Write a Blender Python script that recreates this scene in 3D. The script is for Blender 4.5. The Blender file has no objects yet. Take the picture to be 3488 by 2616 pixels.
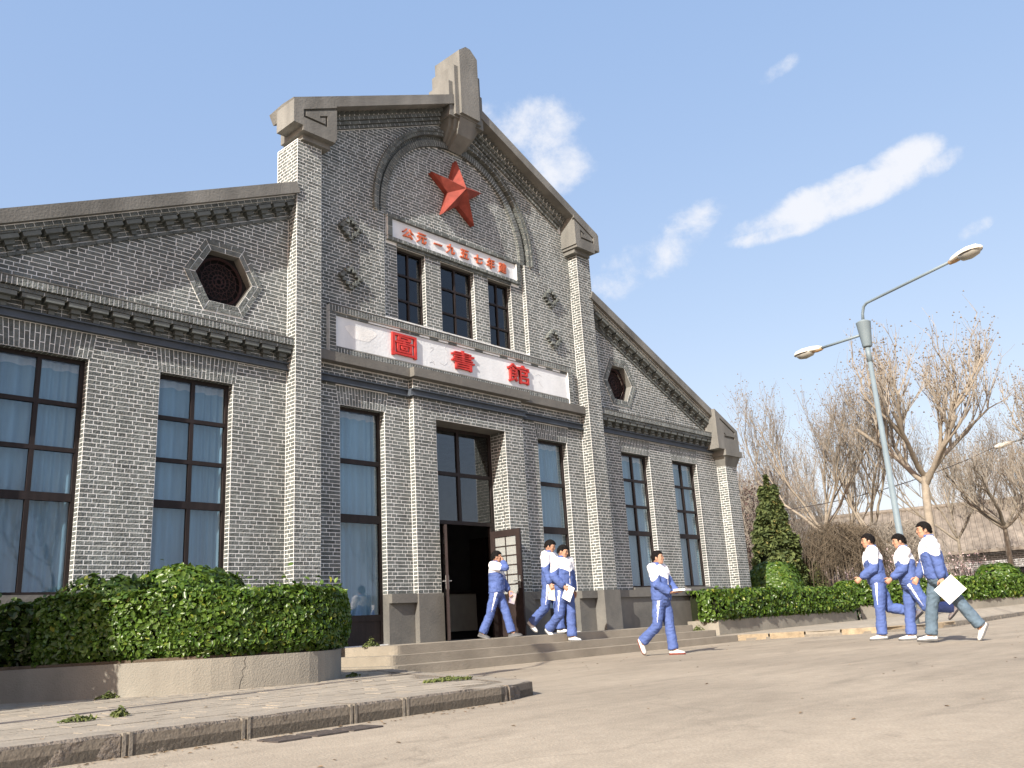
import bpy, bmesh, math, random
import numpy as np
from mathutils import Vector, Matrix, Euler, noise
from mathutils.geometry import tessellate_polygon
R = math.radians
random.seed(7); RNG = np.random.default_rng(7)
scene = bpy.context.scene
COL = scene.collection

# ------------------------------------------------------------------ camera
CAM = Vector((-11.9294, -12.127, 0.5626)); YAW, PITCH, ROLL = 0.8319, 0.2703, -0.0589
FPX = 2994.4
cy, sy, cp, sp, cr, sr = math.cos(YAW), math.sin(YAW), math.cos(PITCH), math.sin(PITCH), math.cos(ROLL), math.sin(ROLL)
fwd = Vector((sy*cp, cy*cp, sp)); rgt0 = Vector((cy, -sy, 0)); up0 = rgt0.cross(fwd)
rgt = cr*rgt0 + sr*up0; upv = -sr*rgt0 + cr*up0
cd = bpy.data.cameras.new('camera'); cam = bpy.data.objects.new('camera', cd); COL.objects.link(cam)
M = Matrix((rgt, upv, -fwd)).transposed().to_4x4(); M.translation = CAM; cam.matrix_world = M
cd.sensor_fit = 'HORIZONTAL'; cd.sensor_width = 36; cd.lens = FPX/3488*36; cd.clip_end = 3000
scene.camera = cam
def ray_dir(az, el):
    a, e = R(az), R(el); return Vector((math.sin(a)*math.cos(e), math.cos(a)*math.cos(e), math.sin(e)))
def polar(az, D, z=0.0):
    a = R(az); return Vector((CAM.x+D*math.sin(a), CAM.y+D*math.cos(a), z))

# ------------------------------------------------------------------ light
SUN = Vector((1.0, 0.25, -0.65)).normalized()          # direction the light travels
sd = bpy.data.lights.new('sun', 'SUN'); sd.energy = 4.2; sd.angle = R(0.53); sd.color = (1.0, 0.94, 0.84)
so = bpy.data.objects.new('sun', sd); COL.objects.link(so); so.rotation_euler = SUN.to_track_quat('-Z', 'Y').to_euler()
so.location = (-20, -10, 30)
w = bpy.data.worlds.new('World'); scene.world = w; w.use_nodes = True
nt = w.node_tree; nt.nodes.clear()
def N(t, **k):
    n = nt.nodes.new(t)
    for a, b in k.items(): setattr(n, a, b)
    return n
LK = lambda a, b: nt.links.new(a, b)
sky = N('ShaderNodeTexSky', sky_type='NISHITA'); sky.sun_disc = False
sky.sun_elevation = math.asin(-SUN.z); sky.sun_rotation = math.atan2(-SUN.x, -SUN.y)
sky.air_density = 1.0; sky.dust_density = 2.2; sky.ozone_density = 1.6; sky.altitude = 50
bg = N('ShaderNodeBackground'); bg.inputs[1].default_value = 0.116
out = N('ShaderNodeOutputWorld')
tc = N('ShaderNodeTexCoord')
def math_n(op, a, b=None, clamp=False):
    m = N('ShaderNodeMath', operation=op, use_clamp=clamp)
    for i, v in enumerate((a, b)):
        if v is None: continue
        if isinstance(v, (int, float)): m.inputs[i].default_value = v
        else: LK(v, m.inputs[i])
    return m.outputs[0]
def vdot(v):
    m = N('ShaderNodeVectorMath', operation='DOT_PRODUCT'); LK(tc.outputs['Generated'], m.inputs[0]); m.inputs[1].default_value = v
    return m.outputs['Value']
nz = N('ShaderNodeTexNoise'); nz.inputs['Scale'].default_value = 17; nz.inputs['Detail'].default_value = 9; nz.inputs['Roughness'].default_value = 0.66
nz.inputs['Distortion'].default_value = 0.15
mpn = N('ShaderNodeMapping'); mpn.inputs['Scale'].default_value = (1, 1, 1.15); LK(tc.outputs['Generated'], mpn.inputs[0]); LK(mpn.outputs[0], nz.inputs['Vector'])
# a scatter of small fair-weather clouds: az, el, half width, half height (degrees), tilt, density
CLOUDS = [(50.4, 31.6, 3.5, 2.0, -10, 1.0), (52.2, 29.2, 2.2, 1.9, 10, .85), (47.5, 32.5, 2.0, 1.0, 10, .6),
          (70.4, 24.5, 6.4, 1.25, 8, 1.35), (66.2, 23.1, 3.2, .6, 4, 1.0), (74.6, 25.6, 2.4, 1.2, 14, 1.4),
          (57.6, 22.8, 4.0, 1.5, 16, .72), (60.6, 24.6, 2.4, 1.2, 20, .66), (55.2, 21.4, 2.2, 1.3, 8, .7),
          (68.0, 32.5, 1.5, .55, 22, .75), (77.7, 20.9, 1.2, .5, 22, .5), 
          (98, 27, 6, 2, 8, .9), (150, 28, 7, 2, -6, .8), (-25, 30, 6, 2, 6, .8), (220, 32, 8, 3, 4, .8)]
acc = None
for az, el, a, b, tilt, dens in CLOUDS:
    d0 = ray_dir(az, el); e1 = Vector((math.cos(R(az)), -math.sin(R(az)), 0)); e2 = e1.cross(d0)*-1
    if e2.z < 0: e2 = -e2
    t = R(tilt); f1 = e1*math.cos(t)+e2*math.sin(t); f2 = -e1*math.sin(t)+e2*math.cos(t)
    u = math_n('MULTIPLY', vdot(f1), 1/math.sin(R(a))); v = math_n('MULTIPLY', vdot(f2), 1/math.sin(R(b)))
    r2 = math_n('ADD', math_n('MULTIPLY', u, u), math_n('MULTIPLY', v, v))
    front = math_n('GREATER_THAN', vdot(d0), 0.0)
    m = math_n('MULTIPLY', math_n('MULTIPLY', math_n('SUBTRACT', 1.25, r2, True), dens), front)
    acc = m if acc is None else math_n('MAXIMUM', acc, m)
nf = N('ShaderNodeMapRange'); LK(nz.outputs[0], nf.inputs[0]); nf.inputs[1].default_value = .30; nf.inputs[2].default_value = .66; nf.inputs[3].default_value = -.75; nf.inputs[4].default_value = .45
dn = math_n('ADD', acc, nf.outputs[0])
cl = N('ShaderNodeMapRange', interpolation_type='SMOOTHSTEP'); LK(dn, cl.inputs[0]); cl.inputs[1].default_value = .05; cl.inputs[2].default_value = 1.45
cl.inputs[3].default_value = 0; cl.inputs[4].default_value = .9
cov = math_n('MULTIPLY', cl.outputs[0], math_n('GREATER_THAN', acc, 0.001))
mx = N('ShaderNodeMix', data_type='RGBA'); LK(cov, mx.inputs[0])
tint = N('ShaderNodeMix', data_type='RGBA', blend_type='MULTIPLY'); tint.inputs[0].default_value = 1; LK(sky.outputs[0], tint.inputs[6]); tint.inputs[7].default_value = (.80, .53, .30, 1)
veil = N('ShaderNodeMix', data_type='RGBA', blend_type='ADD'); veil.inputs[0].default_value = 1; LK(tint.outputs[2], veil.inputs[6]); veil.inputs[7].default_value = (.74, 1.37, 2.66, 1)   # thin even haze veil
LK(veil.outputs[2], mx.inputs[6]); mx.inputs[7].default_value = (3.95, 4.0, 4.2, 1)
LK(mx.outputs[2], bg.inputs[0]); LK(bg.outputs[0], out.inputs[0])
w.cycles.sampling_method = 'MANUAL'; w.cycles.sample_map_resolution = 256
scene.view_settings.view_transform = 'Standard'; scene.view_settings.look = 'None'; scene.view_settings.gamma = 1
scene.view_settings.exposure = 1.05; scene.view_settings.use_curve_mapping = False
scene.cycles.max_bounces = 6; scene.cycles.transparent_max_bounces = 12; scene.cycles.use_denoising = True
scene.cycles.sample_clamp_indirect = 6

# ------------------------------------------------------------------ materials
def new_mat(name):
    m = bpy.data.materials.new(name); m.use_nodes = True
    t = m.node_tree; b = t.nodes['Principled BSDF']; return m, t, b
def C3(c): return (c[0], c[1], c[2], 1)
def mat(name, col, rough=.8, var=.15, scale=3.0, bump=0.0, bscale=40.0, isl=0.0, spec=.3, col2=None, metal=0.0, stretch=None, big=0.0, bigscale=.4, streak=0.0, thr=(.3, .7), dist=.02):
    """base colour broken by noise, random tint per mesh island, fine bump"""
    m, t, b = new_mat(name); nd = t.nodes; lk = t.links.new
    b.inputs['Roughness'].default_value = rough; b.inputs['Specular IOR Level'].default_value = spec; b.inputs['Metallic'].default_value = metal
    g = nd.new('ShaderNodeNewGeometry'); src = g.outputs['Position']
    if stretch:
        mp = nd.new('ShaderNodeMapping'); mp.inputs['Scale'].default_value = stretch; lk(src, mp.inputs[0]); src = mp.outputs[0]
    n1 = nd.new('ShaderNodeTexNoise'); n1.inputs['Scale'].default_value = scale; n1.inputs['Detail'].default_value = 6; n1.inputs['Roughness'].default_value = .65; lk(src, n1.inputs['Vector'])
    mr = nd.new('ShaderNodeMapRange'); lk(n1.outputs[0], mr.inputs[0]); mr.inputs[1].default_value = thr[0]; mr.inputs[2].default_value = thr[1]
    mixn = nd.new('ShaderNodeMix'); mixn.data_type = 'RGBA'; lk(mr.outputs[0], mixn.inputs[0])
    c2 = col2 or tuple(x*(1+var*2) for x in col)
    c1 = tuple(x*(1-var) for x in col) if col2 is None else col
    mixn.inputs[6].default_value = C3(c1); mixn.inputs[7].default_value = C3(c2)
    cur = mixn.outputs[2]
    def mul(val, cur):
        mm = nd.new('ShaderNodeMix'); mm.data_type = 'RGBA'; mm.blend_type = 'MULTIPLY'; mm.inputs[0].default_value = 1
        lk(cur, mm.inputs[6]); cx = nd.new('ShaderNodeCombineColor'); [lk(val, cx.inputs[i]) for i in range(3)]; lk(cx.outputs[0], mm.inputs[7]); return mm.outputs[2]
    if isl:
        ge = nd.new('ShaderNodeNewGeometry'); m2 = nd.new('ShaderNodeMapRange'); lk(ge.outputs['Random Per Island'], m2.inputs[0]); m2.inputs[3].default_value = 1-isl; m2.inputs[4].default_value = 1+isl
        cur = mul(m2.outputs[0], cur)
        oi = nd.new('ShaderNodeObjectInfo'); m3 = nd.new('ShaderNodeMapRange'); lk(oi.outputs['Random'], m3.inputs[0]); m3.inputs[3].default_value = 1-isl*.7; m3.inputs[4].default_value = 1+isl*.7
        cur = mul(m3.outputs[0], cur)
    if big:
        n2 = nd.new('ShaderNodeTexNoise'); n2.inputs['Scale'].default_value = bigscale; n2.inputs['Detail'].default_value = 4; lk(src, n2.inputs['Vector'])
        m4 = nd.new('ShaderNodeMapRange'); lk(n2.outputs[0], m4.inputs[0]); m4.inputs[1].default_value = .3; m4.inputs[2].default_value = .7; m4.inputs[3].default_value = 1-big; m4.inputs[4].default_value = 1+big
        cur = mul(m4.outputs[0], cur)
    if streak:
        mp2 = nd.new('ShaderNodeMapping'); mp2.inputs['Scale'].default_value = (2.2, 2.2, .22); lk(g.outputs['Position'], mp2.inputs[0])
        n3 = nd.new('ShaderNodeTexNoise'); n3.inputs['Scale'].default_value = 1.0; n3.inputs['Detail'].default_value = 5; lk(mp2.outputs[0], n3.inputs['Vector'])
        m5 = nd.new('ShaderNodeMapRange'); lk(n3.outputs[0], m5.inputs[0]); m5.inputs[1].default_value = .35; m5.inputs[2].default_value = .68; m5.inputs[3].default_value = 1+streak*.5; m5.inputs[4].default_value = 1-streak
        cur = mul(m5.outputs[0], cur)
    lk(cur, b.inputs['Base Color'])
    if bump:
        nb = nd.new('ShaderNodeTexNoise'); nb.inputs['Scale'].default_value = bscale; nb.inputs['Detail'].default_value = 5; lk(g.outputs['Position'], nb.inputs['Vector'])
        bp = nd.new('ShaderNodeBump'); bp.inputs['Strength'].default_value = bump; bp.inputs['Distance'].default_value = dist; lk(nb.outputs[0], bp.inputs['Height']); lk(bp.outputs[0], b.inputs['Normal'])
    return m
def srgb(r, g, b):
    f = lambda c: (c/255/12.92) if c <= 10 else ((c/255+.055)/1.055)**2.4
    return (f(r), f(g), f(b))
MT = {}
MT['brick'] = mat('grey_brick', (.143, .156, .150), .9, .24, 9, .95, 34, isl=.20, spec=.2, big=.14, dist=.045, streak=.20)
MT['brick_smooth'] = mat('grey_brick_smooth', (.105, .115, .111), .85, .12, 5, .25, 30, isl=.14, spec=.25)
MT['mortar'] = mat('white_pointing', (.78, .78, .76), .9, .08, 6, .3, 60, big=.08, streak=.14)
MT['cement'] = mat('weathered_cement', (.130, .129, .120), .9, .16, 1.6, .4, 30, col2=(.205, .202, .186), big=.16, stretch=(1, 1, .5), streak=.25)
MT['plinth'] = mat('plinth_render', (.105, .103, .096), .85, .15, 1.8, .3, 26, col2=(.165, .158, .142), big=.12)
MT['plaster'] = mat('white_plaster', (.63, .655, .675), .85, .06, 2.6, .25, 22, col2=(.72, .74, .75), big=.07, streak=.10)
MT['red'] = mat('red_paint', (.42, .035, .030), .65, .2, 7, .2, 30, big=.12, bigscale=3, streak=.15)
MT['redbrown'] = mat('rust_red_paint', (.42, .10, .045), .6, .16, 6, .1, 30)
MT['star'] = mat('star_red', (.235, .048, .034), .75, .2, 5, .2, 20, big=.16, bigscale=2, streak=.2)
MT['steel'] = mat('painted_steel', (.060, .072, .088), .6, .2, 2, .1, 20)
MT['wood'] = mat('dark_brown_wood', (.015, .0105, .0098), .6, .3, 4, .2, 30, stretch=(3, 3, .4))
MT['redwood'] = mat('reddish_wood', (.022, .0145, .0135), .5, .25, 4, .15, 30)
MT['fret'] = mat('maroon_fretwork', (.030, .014, .014), .7, .2, 6)
MT['void'] = mat('dark_backing', (.012, .011, .012), .9, .1)
MT['curtain'] = mat('blue_curtain', (.255, .40, .50), .9, .16, 1.2, .1, 30, stretch=(3, 3, .3))
MT['curtain_white'] = mat('curtain_heading', (.55, .60, .66), .9, .1)
MT['metal'] = mat('dull_metal', (.35, .35, .34), .4, .1, 8, metal=.8)
MT['road'] = None
MT['pave'] = mat('paver_concrete', (.28, .248, .20), .92, .1, 5, .4, 50, isl=.07, big=.08, bigscale=.8)
MT['pavebed'] = mat('pavement_bed', (.16, .14, .112), .95, .12, 3, .4, 40)
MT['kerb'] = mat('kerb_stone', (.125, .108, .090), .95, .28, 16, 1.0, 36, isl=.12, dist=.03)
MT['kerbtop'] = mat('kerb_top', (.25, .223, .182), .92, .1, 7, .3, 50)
MT['kerb_y'] = mat('sandstone_kerb', (.27, .215, .145), .95, .2, 5, .5, 30, isl=.16)
MT['joint'] = mat('mortar_joint', (.19, .17, .14), .9, .1, 9, .4, 40)
MT['planter'] = mat('planter_render', (.225, .208, .174), .92, .08, 3, .45, 60, col2=(.27, .25, .21), big=.12, streak=.12, bigscale=.9)
MT['steps'] = mat('concrete_steps', (.225, .197, .156), .92, .14, 2, .4, 40, col2=(.295, .262, .21), big=.14, bigscale=.9)
MT['soil'] = mat('soil', (.085, .066, .048), .98, .25, 6, .6, 30)
MT['ground'] = mat('dry_ground', (.20, .17, .12), .98, .2, 1.2, .5, 30, big=.2)
MT['iron'] = mat('cast_iron', (.055, .048, .045), .7, .3, 20)
MT['pole'] = mat('grey_blue_pole', (.165, .21, .235), .5, .08, 2, spec=.4)
MT['lampwhite'] = mat('lamp_housing', (.74, .70, .60), .5, .08, 6)
MT['lampbrown'] = mat('lamp_bracket', (.36, .24, .13), .6, .2, 12)
MT['bark'] = mat('plane_bark', (.19, .16, .125), .95, .3, 5, .5, 20, col2=(.31, .27, .215), big=.12, bigscale=1.0)
MT['twig'] = mat('brown_twig', (.205, .182, .152), .95, .3, 3)
MT['twig2'] = mat('olive_twig', (.085, .068, .048), .95, .4, 3)
MT['bud'] = mat('seed_bud', (.19, .14, .09), .9, .3, 9)
MT['budpink'] = mat('red_bud', (.215, .16, .12), .9, .3, 9)
MT['blossom'] = mat('plum_blossom', (.70, .52, .53), .9, .15, 9)
MT['rooftile'] = mat('grey_brown_tiles', (.165, .142, .118), .9, .25, 2.0, .5, 12, big=.15)
MT['interior'] = mat('interior_wall', (.10, .10, .10), .9, .1)
MT['counter'] = mat('pale_counter', (.34, .33, .28), .7, .08)
def roadmat():
    m, t, b = new_mat('worn_concrete_road'); nd = t.nodes; lk = t.links.new
    b.inputs['Roughness'].default_value = .93; b.inputs['Specular IOR Level'].default_value = .2
    g = nd.new('ShaderNodeNewGeometry'); pos = g.outputs['Position']
    def nz_(scale, detail, lo, hi, a, c_, st=None, dist=0.0):
        src = pos
        if st: mp = nd.new('ShaderNodeMapping'); mp.inputs['Scale'].default_value = st; mp.inputs['Rotation'].default_value = (0, 0, .18); lk(src, mp.inputs[0]); src = mp.outputs[0]
        n = nd.new('ShaderNodeTexNoise'); n.inputs['Scale'].default_value = scale; n.inputs['Detail'].default_value = detail; n.inputs['Distortion'].default_value = dist; lk(src, n.inputs['Vector'])
        r = nd.new('ShaderNodeMapRange'); lk(n.outputs[0], r.inputs[0]); r.inputs[1].default_value = lo; r.inputs[2].default_value = hi; r.inputs[3].default_value = a; r.inputs[4].default_value = c_; return r.outputs[0]
    f = [nz_(.30, 4, .3, .7, .84, 1.12), nz_(1.5, 6, .35, .75, 1.06, .86, (.35, 1.6, 1), .6), nz_(1.1, 5, .56, .72, 1.0, .80, (.5, 1.4, 1), 1.2), nz_(8, 5, .3, .7, .92, 1.07), nz_(60, 3, .3, .7, .86, 1.12), nz_(3.2, 6, .66, .74, 1.0, 1.14, (.4, 2.2, 1), .8)]
    # fine map cracks
    v = nd.new('ShaderNodeTexVoronoi'); v.feature = 'DISTANCE_TO_EDGE'; v.inputs['Scale'].default_value = .22; dn_ = nd.new('ShaderNodeTexNoise'); dn_.inputs['Scale'].default_value = 1.6; dn_.inputs['Detail'].default_value = 5; lk(pos, dn_.inputs['Vector'])
    ad = nd.new('ShaderNodeVectorMath'); ad.operation = 'MULTIPLY_ADD'; lk(dn_.outputs['Color'], ad.inputs[0]); ad.inputs[1].default_value = (.9, .9, 0); lk(pos, ad.inputs[2]); lk(ad.outputs[0], v.inputs['Vector'])
    r = nd.new('ShaderNodeMapRange'); lk(v.outputs['Distance'], r.inputs[0]); r.inputs[1].default_value = 0; r.inputs[2].default_value = .0035; r.inputs[3].default_value = .86; r.inputs[4].default_value = 1; f.append(r.outputs[0])
    cur = None
    for x in f:
        if cur is None: cur = x; continue
        mm = nd.new('ShaderNodeMath'); mm.operation = 'MULTIPLY'; lk(cur, mm.inputs[0]); lk(x, mm.inputs[1]); cur = mm.outputs[0]
    mx2 = nd.new('ShaderNodeVectorMath'); mx2.operation = 'SCALE'; mx2.inputs[0].default_value = (.318, .274, .214); lk(cur, mx2.inputs['Scale']); lk(mx2.outputs[0], b.inputs['Base Color'])
    nb = nd.new('ShaderNodeTexNoise'); nb.inputs['Scale'].default_value = 70; nb.inputs['Detail'].default_value = 4; lk(pos, nb.inputs['Vector']); bp = nd.new('ShaderNodeBump'); bp.inputs['Strength'].default_value = .55; bp.inputs['Distance'].default_value = .012; lk(nb.outputs[0], bp.inputs['Height']); lk(bp.outputs[0], b.inputs['Normal'])
    return m
MT['road'] = roadmat()
def leafmat(name, a, b, gloss=.35, trans=.25):
    m, t, p = new_mat(name); nd = t.nodes; lk = t.links.new
    g = nd.new('ShaderNodeNewGeometry'); cr_ = nd.new('ShaderNodeValToRGB'); lk(g.outputs['Random Per Island'], cr_.inputs[0])
    cr_.color_ramp.elements[0].color = C3(a); cr_.color_ramp.elements[1].color = C3(b); cr_.color_ramp.elements[1].position = .96
    e3 = cr_.color_ramp.elements.new(.99); e3.color = (b[0]*1.9, b[1]*1.25, b[2]*1.3, 1)
    lk(cr_.outputs[0], p.inputs['Base Color']); p.inputs['Roughness'].default_value = gloss; p.inputs['Specular IOR Level'].default_value = .5
    if trans:
        tr = nd.new('ShaderNodeBsdfTranslucent'); lk(cr_.outputs[0], tr.inputs[0]); mxs = nd.new('ShaderNodeMixShader'); mxs.inputs[0].default_value = trans
        lk(p.outputs[0], mxs.inputs[1]); lk(tr.outputs[0], mxs.inputs[2]); lk(mxs.outputs[0], nd['Material Output'].inputs[0])
    return m
MT['leaf'] = leafmat('hedge_leaf', (.034, .080, .011), (.122, .200, .029))
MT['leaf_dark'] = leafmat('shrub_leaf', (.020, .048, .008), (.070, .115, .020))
MT['needle'] = leafmat('juniper_spray', (.040, .062, .016), (.120, .150, .042), .8, .15)
MT['weed'] = leafmat('weed_leaf', (.06, .09, .02), (.16, .18, .05), .7)
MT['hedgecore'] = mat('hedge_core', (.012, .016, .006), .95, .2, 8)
def glassmat(name, tint=(1, 1, 1), ior=1.5, rough=0.02, dirt=.0):
    m, t, p = new_mat(name); nd = t.nodes; lk = t.links.new; nd.remove(p)
    fr = nd.new('ShaderNodeFresnel'); ge = nd.new('ShaderNodeNewGeometry'); mi = nd.new('ShaderNodeMapRange'); lk(ge.outputs['Backfacing'], mi.inputs[0]); mi.inputs[3].default_value = ior; mi.inputs[4].default_value = 1/ior; lk(mi.outputs[0], fr.inputs[0])
    tr = nd.new('ShaderNodeBsdfTransparent'); tr.inputs[0].default_value = C3(tint)
    gl = nd.new('ShaderNodeBsdfGlossy'); gl.inputs['Roughness'].default_value = rough
    nb = nd.new('ShaderNodeTexNoise'); nb.inputs['Scale'].default_value = 1.5; bp = nd.new('ShaderNodeBump'); bp.inputs['Strength'].default_value = .03; bp.inputs['Distance'].default_value = .05
    tcn = nd.new('ShaderNodeTexCoord'); lk(tcn.outputs['Object'], nb.inputs['Vector']); lk(nb.outputs[0], bp.inputs['Height']); lk(bp.outputs[0], gl.inputs['Normal'])
    mx_ = nd.new('ShaderNodeMixShader'); lk(fr.outputs[0], mx_.inputs[0]); lk(tr.outputs[0], mx_.inputs[1]); lk(gl.outputs[0], mx_.inputs[2])
    last = mx_.outputs[0]
    if dirt:
        df = nd.new('ShaderNodeBsdfDiffuse'); df.inputs[0].default_value = (.6, .6, .58, 1); m2 = nd.new('ShaderNodeMixShader'); m2.inputs[0].default_value = dirt
        lk(last, m2.inputs[1]); lk(df.outputs[0], m2.inputs[2]); last = m2.outputs[0]
    lk(last, nd['Material Output'].inputs[0]); return m
MT['glass'] = glassmat('window_glass', (.84, .88, .90), 1.72)
MT['glass_dark'] = glassmat('upper_glass', (.42, .45, .50), 1.6)
MT['frosted'] = glassmat('frosted_door_glass', (.75, .8, .8), 1.5, .15, .34)

# ------------------------------------------------------------------ mesh helpers
class MB:
    def __init__(s): s.v = []; s.f = []; s.m = []
    def add(s, vs, fs, mi=0):
        o = len(s.v); s.v += [tuple(p) for p in vs]; s.f += [tuple(i+o for i in f) for f in fs]; s.m += [mi]*len(fs); return s
    def box(s, x0, x1, y0, y1, z0, z1, mi=0):
        return s.add([(x0, y0, z0), (x1, y0, z0), (x1, y1, z0), (x0, y1, z0), (x0, y0, z1), (x1, y0, z1), (x1, y1, z1), (x0, y1, z1)],
                     [(0, 3, 2, 1), (4, 5, 6, 7), (0, 1, 5, 4), (1, 2, 6, 5), (2, 3, 7, 6), (3, 0, 4, 7)], mi)
    def prism(s, poly, y0, y1, mi=0, ax='y'):
        """polygon in (x,z) extruded in y; ax='z': polygon in (x,y) extruded in z"""
        n = len(poly)
        if sum(poly[i][0]*poly[(i+1) % n][1]-poly[(i+1) % n][0]*poly[i][1] for i in range(n)) < 0: poly = poly[::-1]
        P = (lambda p, h: (p[0], h, p[1])) if ax == 'y' else (lambda p, h: (p[0], p[1], h))
        vs = [P(p, y0) for p in poly]+[P(p, y1) for p in poly]
        sides = [(i, (i+1) % n, (i+1) % n+n, i+n) for i in range(n)]
        tri = tessellate_polygon([[Vector((p[0], p[1], 0)) for p in poly]]) if n > 4 else [tuple(range(n))]
        fs = []
        for t in tri:
            t = tuple(t); a = sum(poly[t[i]][0]*poly[t[(i+1) % len(t)]][1]-poly[t[(i+1) % len(t)]][0]*poly[t[i]][1] for i in range(len(t)))
            if a < 0: t = t[::-1]
            if ax == 'y': fs += [t, tuple(i+n for i in t[::-1])]
            else: fs += [t[::-1], tuple(i+n for i in t)]
        if ax == 'z': fs += sides
        else: fs += [q[::-1] for q in sides]
        return s.add(vs, fs, mi)
    def plate(s, outer, holes, y0, y1, mi=0):
        """wall slab with holes: polygon (x,z), front at y0, back at y1"""
        loops = [outer]+list(holes); flat = [p for l in loops for p in l]; n = len(flat)
        tri = tessellate_polygon([[Vector((p[0], p[1], 0)) for p in l] for l in loops])
        fs = []
        for t in tri:
            a = sum(flat[t[i]][0]*flat[t[(i+1) % 3]][1]-flat[t[(i+1) % 3]][0]*flat[t[i]][1] for i in range(3))
            if a < 0: t = t[::-1]
            t = tuple(t); fs += [t, tuple(i+n for i in t[::-1])]
        o = 0
        for k, l in enumerate(loops):
            m = len(l); ar = sum(l[i][0]*l[(i+1) % m][1]-l[(i+1) % m][0]*l[i][1] for i in range(m))
            for i in range(m):
                q = (o+i, o+(i+1) % m, o+(i+1) % m+n, o+i+n)
                fs.append(q[::-1] if (ar > 0) == (k == 0) else q)
            o += m
        return s.add([(p[0], y0, p[1]) for p in flat]+[(p[0], y1, p[1]) for p in flat], fs, mi)
    def tube(s, pts, rads, n=8, mi=0, caps=True):
        pts = [Vector(p) for p in pts]; k = len(pts)
        if isinstance(rads, (int, float)): rads = [rads]*k
        vs = []; ref = None
        for i, p in enumerate(pts):
            t = (pts[min(i+1, k-1)]-pts[max(i-1, 0)]).normalized()
            if ref is None:
                ref = t.orthogonal().normalized()
            a = (ref-t*ref.dot(t)); a = a.normalized() if a.length > 1e-6 else t.orthogonal().normalized(); b = t.cross(a); ref = a
            vs += [p+(a*math.cos(2*math.pi*j/n)+b*math.sin(2*math.pi*j/n))*rads[i] for j in range(n)]
        fs = [(i*n+j, i*n+(j+1) % n, (i+1)*n+(j+1) % n, (i+1)*n+j) for i in range(k-1) for j in range(n)]
        if caps: fs += [tuple(range(n))[::-1], tuple((k-1)*n+j for j in range(n))]
        return s.add(vs, fs, mi)
    def loft(s, rings, mi=0, caps=True):
        n = len(rings[0]); k = len(rings); vs = [p for r in rings for p in r]
        fs = [(i*n+j, i*n+(j+1) % n, (i+1)*n+(j+1) % n, (i+1)*n+j) for i in range(k-1) for j in range(n)]
        if caps: fs += [tuple(range(n))[::-1], tuple((k-1)*n+j for j in range(n))]
        return s.add(vs, fs, mi)
    def ball(s, c, r, seg=12, rings=8, mi=0):
        r = (r, r, r) if isinstance(r, (int, float)) else r
        L = []
        for i in range(1, rings):
            th = math.pi*i/rings
            L.append([(c[0]+r[0]*math.sin(th)*math.cos(2*math.pi*j/seg), c[1]+r[1]*math.sin(th)*math.sin(2*math.pi*j/seg), c[2]-r[2]*math.cos(th)) for j in range(seg)])
        return s.loft(L, mi)
    def obj(s, name, mats, parent=None, smooth=False, loc=None):
        me = bpy.data.meshes.new(name); me.from_pydata(s.v, [], s.f)
        mats = mats if isinstance(mats, (list, tuple)) else [mats]
        for m in mats: me.materials.append(MT[m] if isinstance(m, str) else m)
        if len(mats) > 1: me.polygons.foreach_set('material_index', s.m)
        if smooth: me.polygons.foreach_set('use_smooth', [True]*len(me.polygons))
        me.update()
        return link(name, me, parent, loc)
def link(name, me, parent=None, loc=None, rot=None, scale=None):
    o = bpy.data.objects.new(name, me); COL.objects.link(o)
    if parent is not None: o.parent = parent
    if loc is not None: o.location = loc
    if rot is not None: o.rotation_euler = rot
    if scale is not None: o.scale = scale
    return o
def tag(o, label, cat=None, group=None, kind=None):
    if label: o['label'] = label
    if cat: o['category'] = cat
    if group: o['group'] = group
    if kind: o['kind'] = kind
    return o
def thing(name, label, cat, loc=(0, 0, 0), group=None, rotz=0):
    o = bpy.data.objects.new(name, None); COL.objects.link(o); o.location = loc; o.rotation_euler = (0, 0, rotz); o.empty_display_size = .2
    return tag(o, label, cat, group)
def structure(o): o['kind'] = 'structure'; return o
def npmesh(name, V, F, mats, parent=None, smooth=False):
    me = bpy.data.meshes.new(name); V = np.asarray(V, np.float32); F = np.asarray(F, np.int32)
    me.vertices.add(len(V)); me.vertices.foreach_set('co', V.ravel())
    k = F.shape[1]; me.loops.add(F.size); me.loops.foreach_set('vertex_index', F.ravel())
    me.polygons.add(len(F)); me.polygons.foreach_set('loop_start', np.arange(0, F.size, k, dtype=np.int32))
    if smooth: me.polygons.foreach_set('use_smooth', np.ones(len(F), bool))
    for m in (mats if isinstance(mats, (list, tuple)) else [mats]): me.materials.append(MT[m] if isinstance(m, str) else m)
    me.update(calc_edges=True); me.validate()
    return link(name, me, parent)
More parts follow.
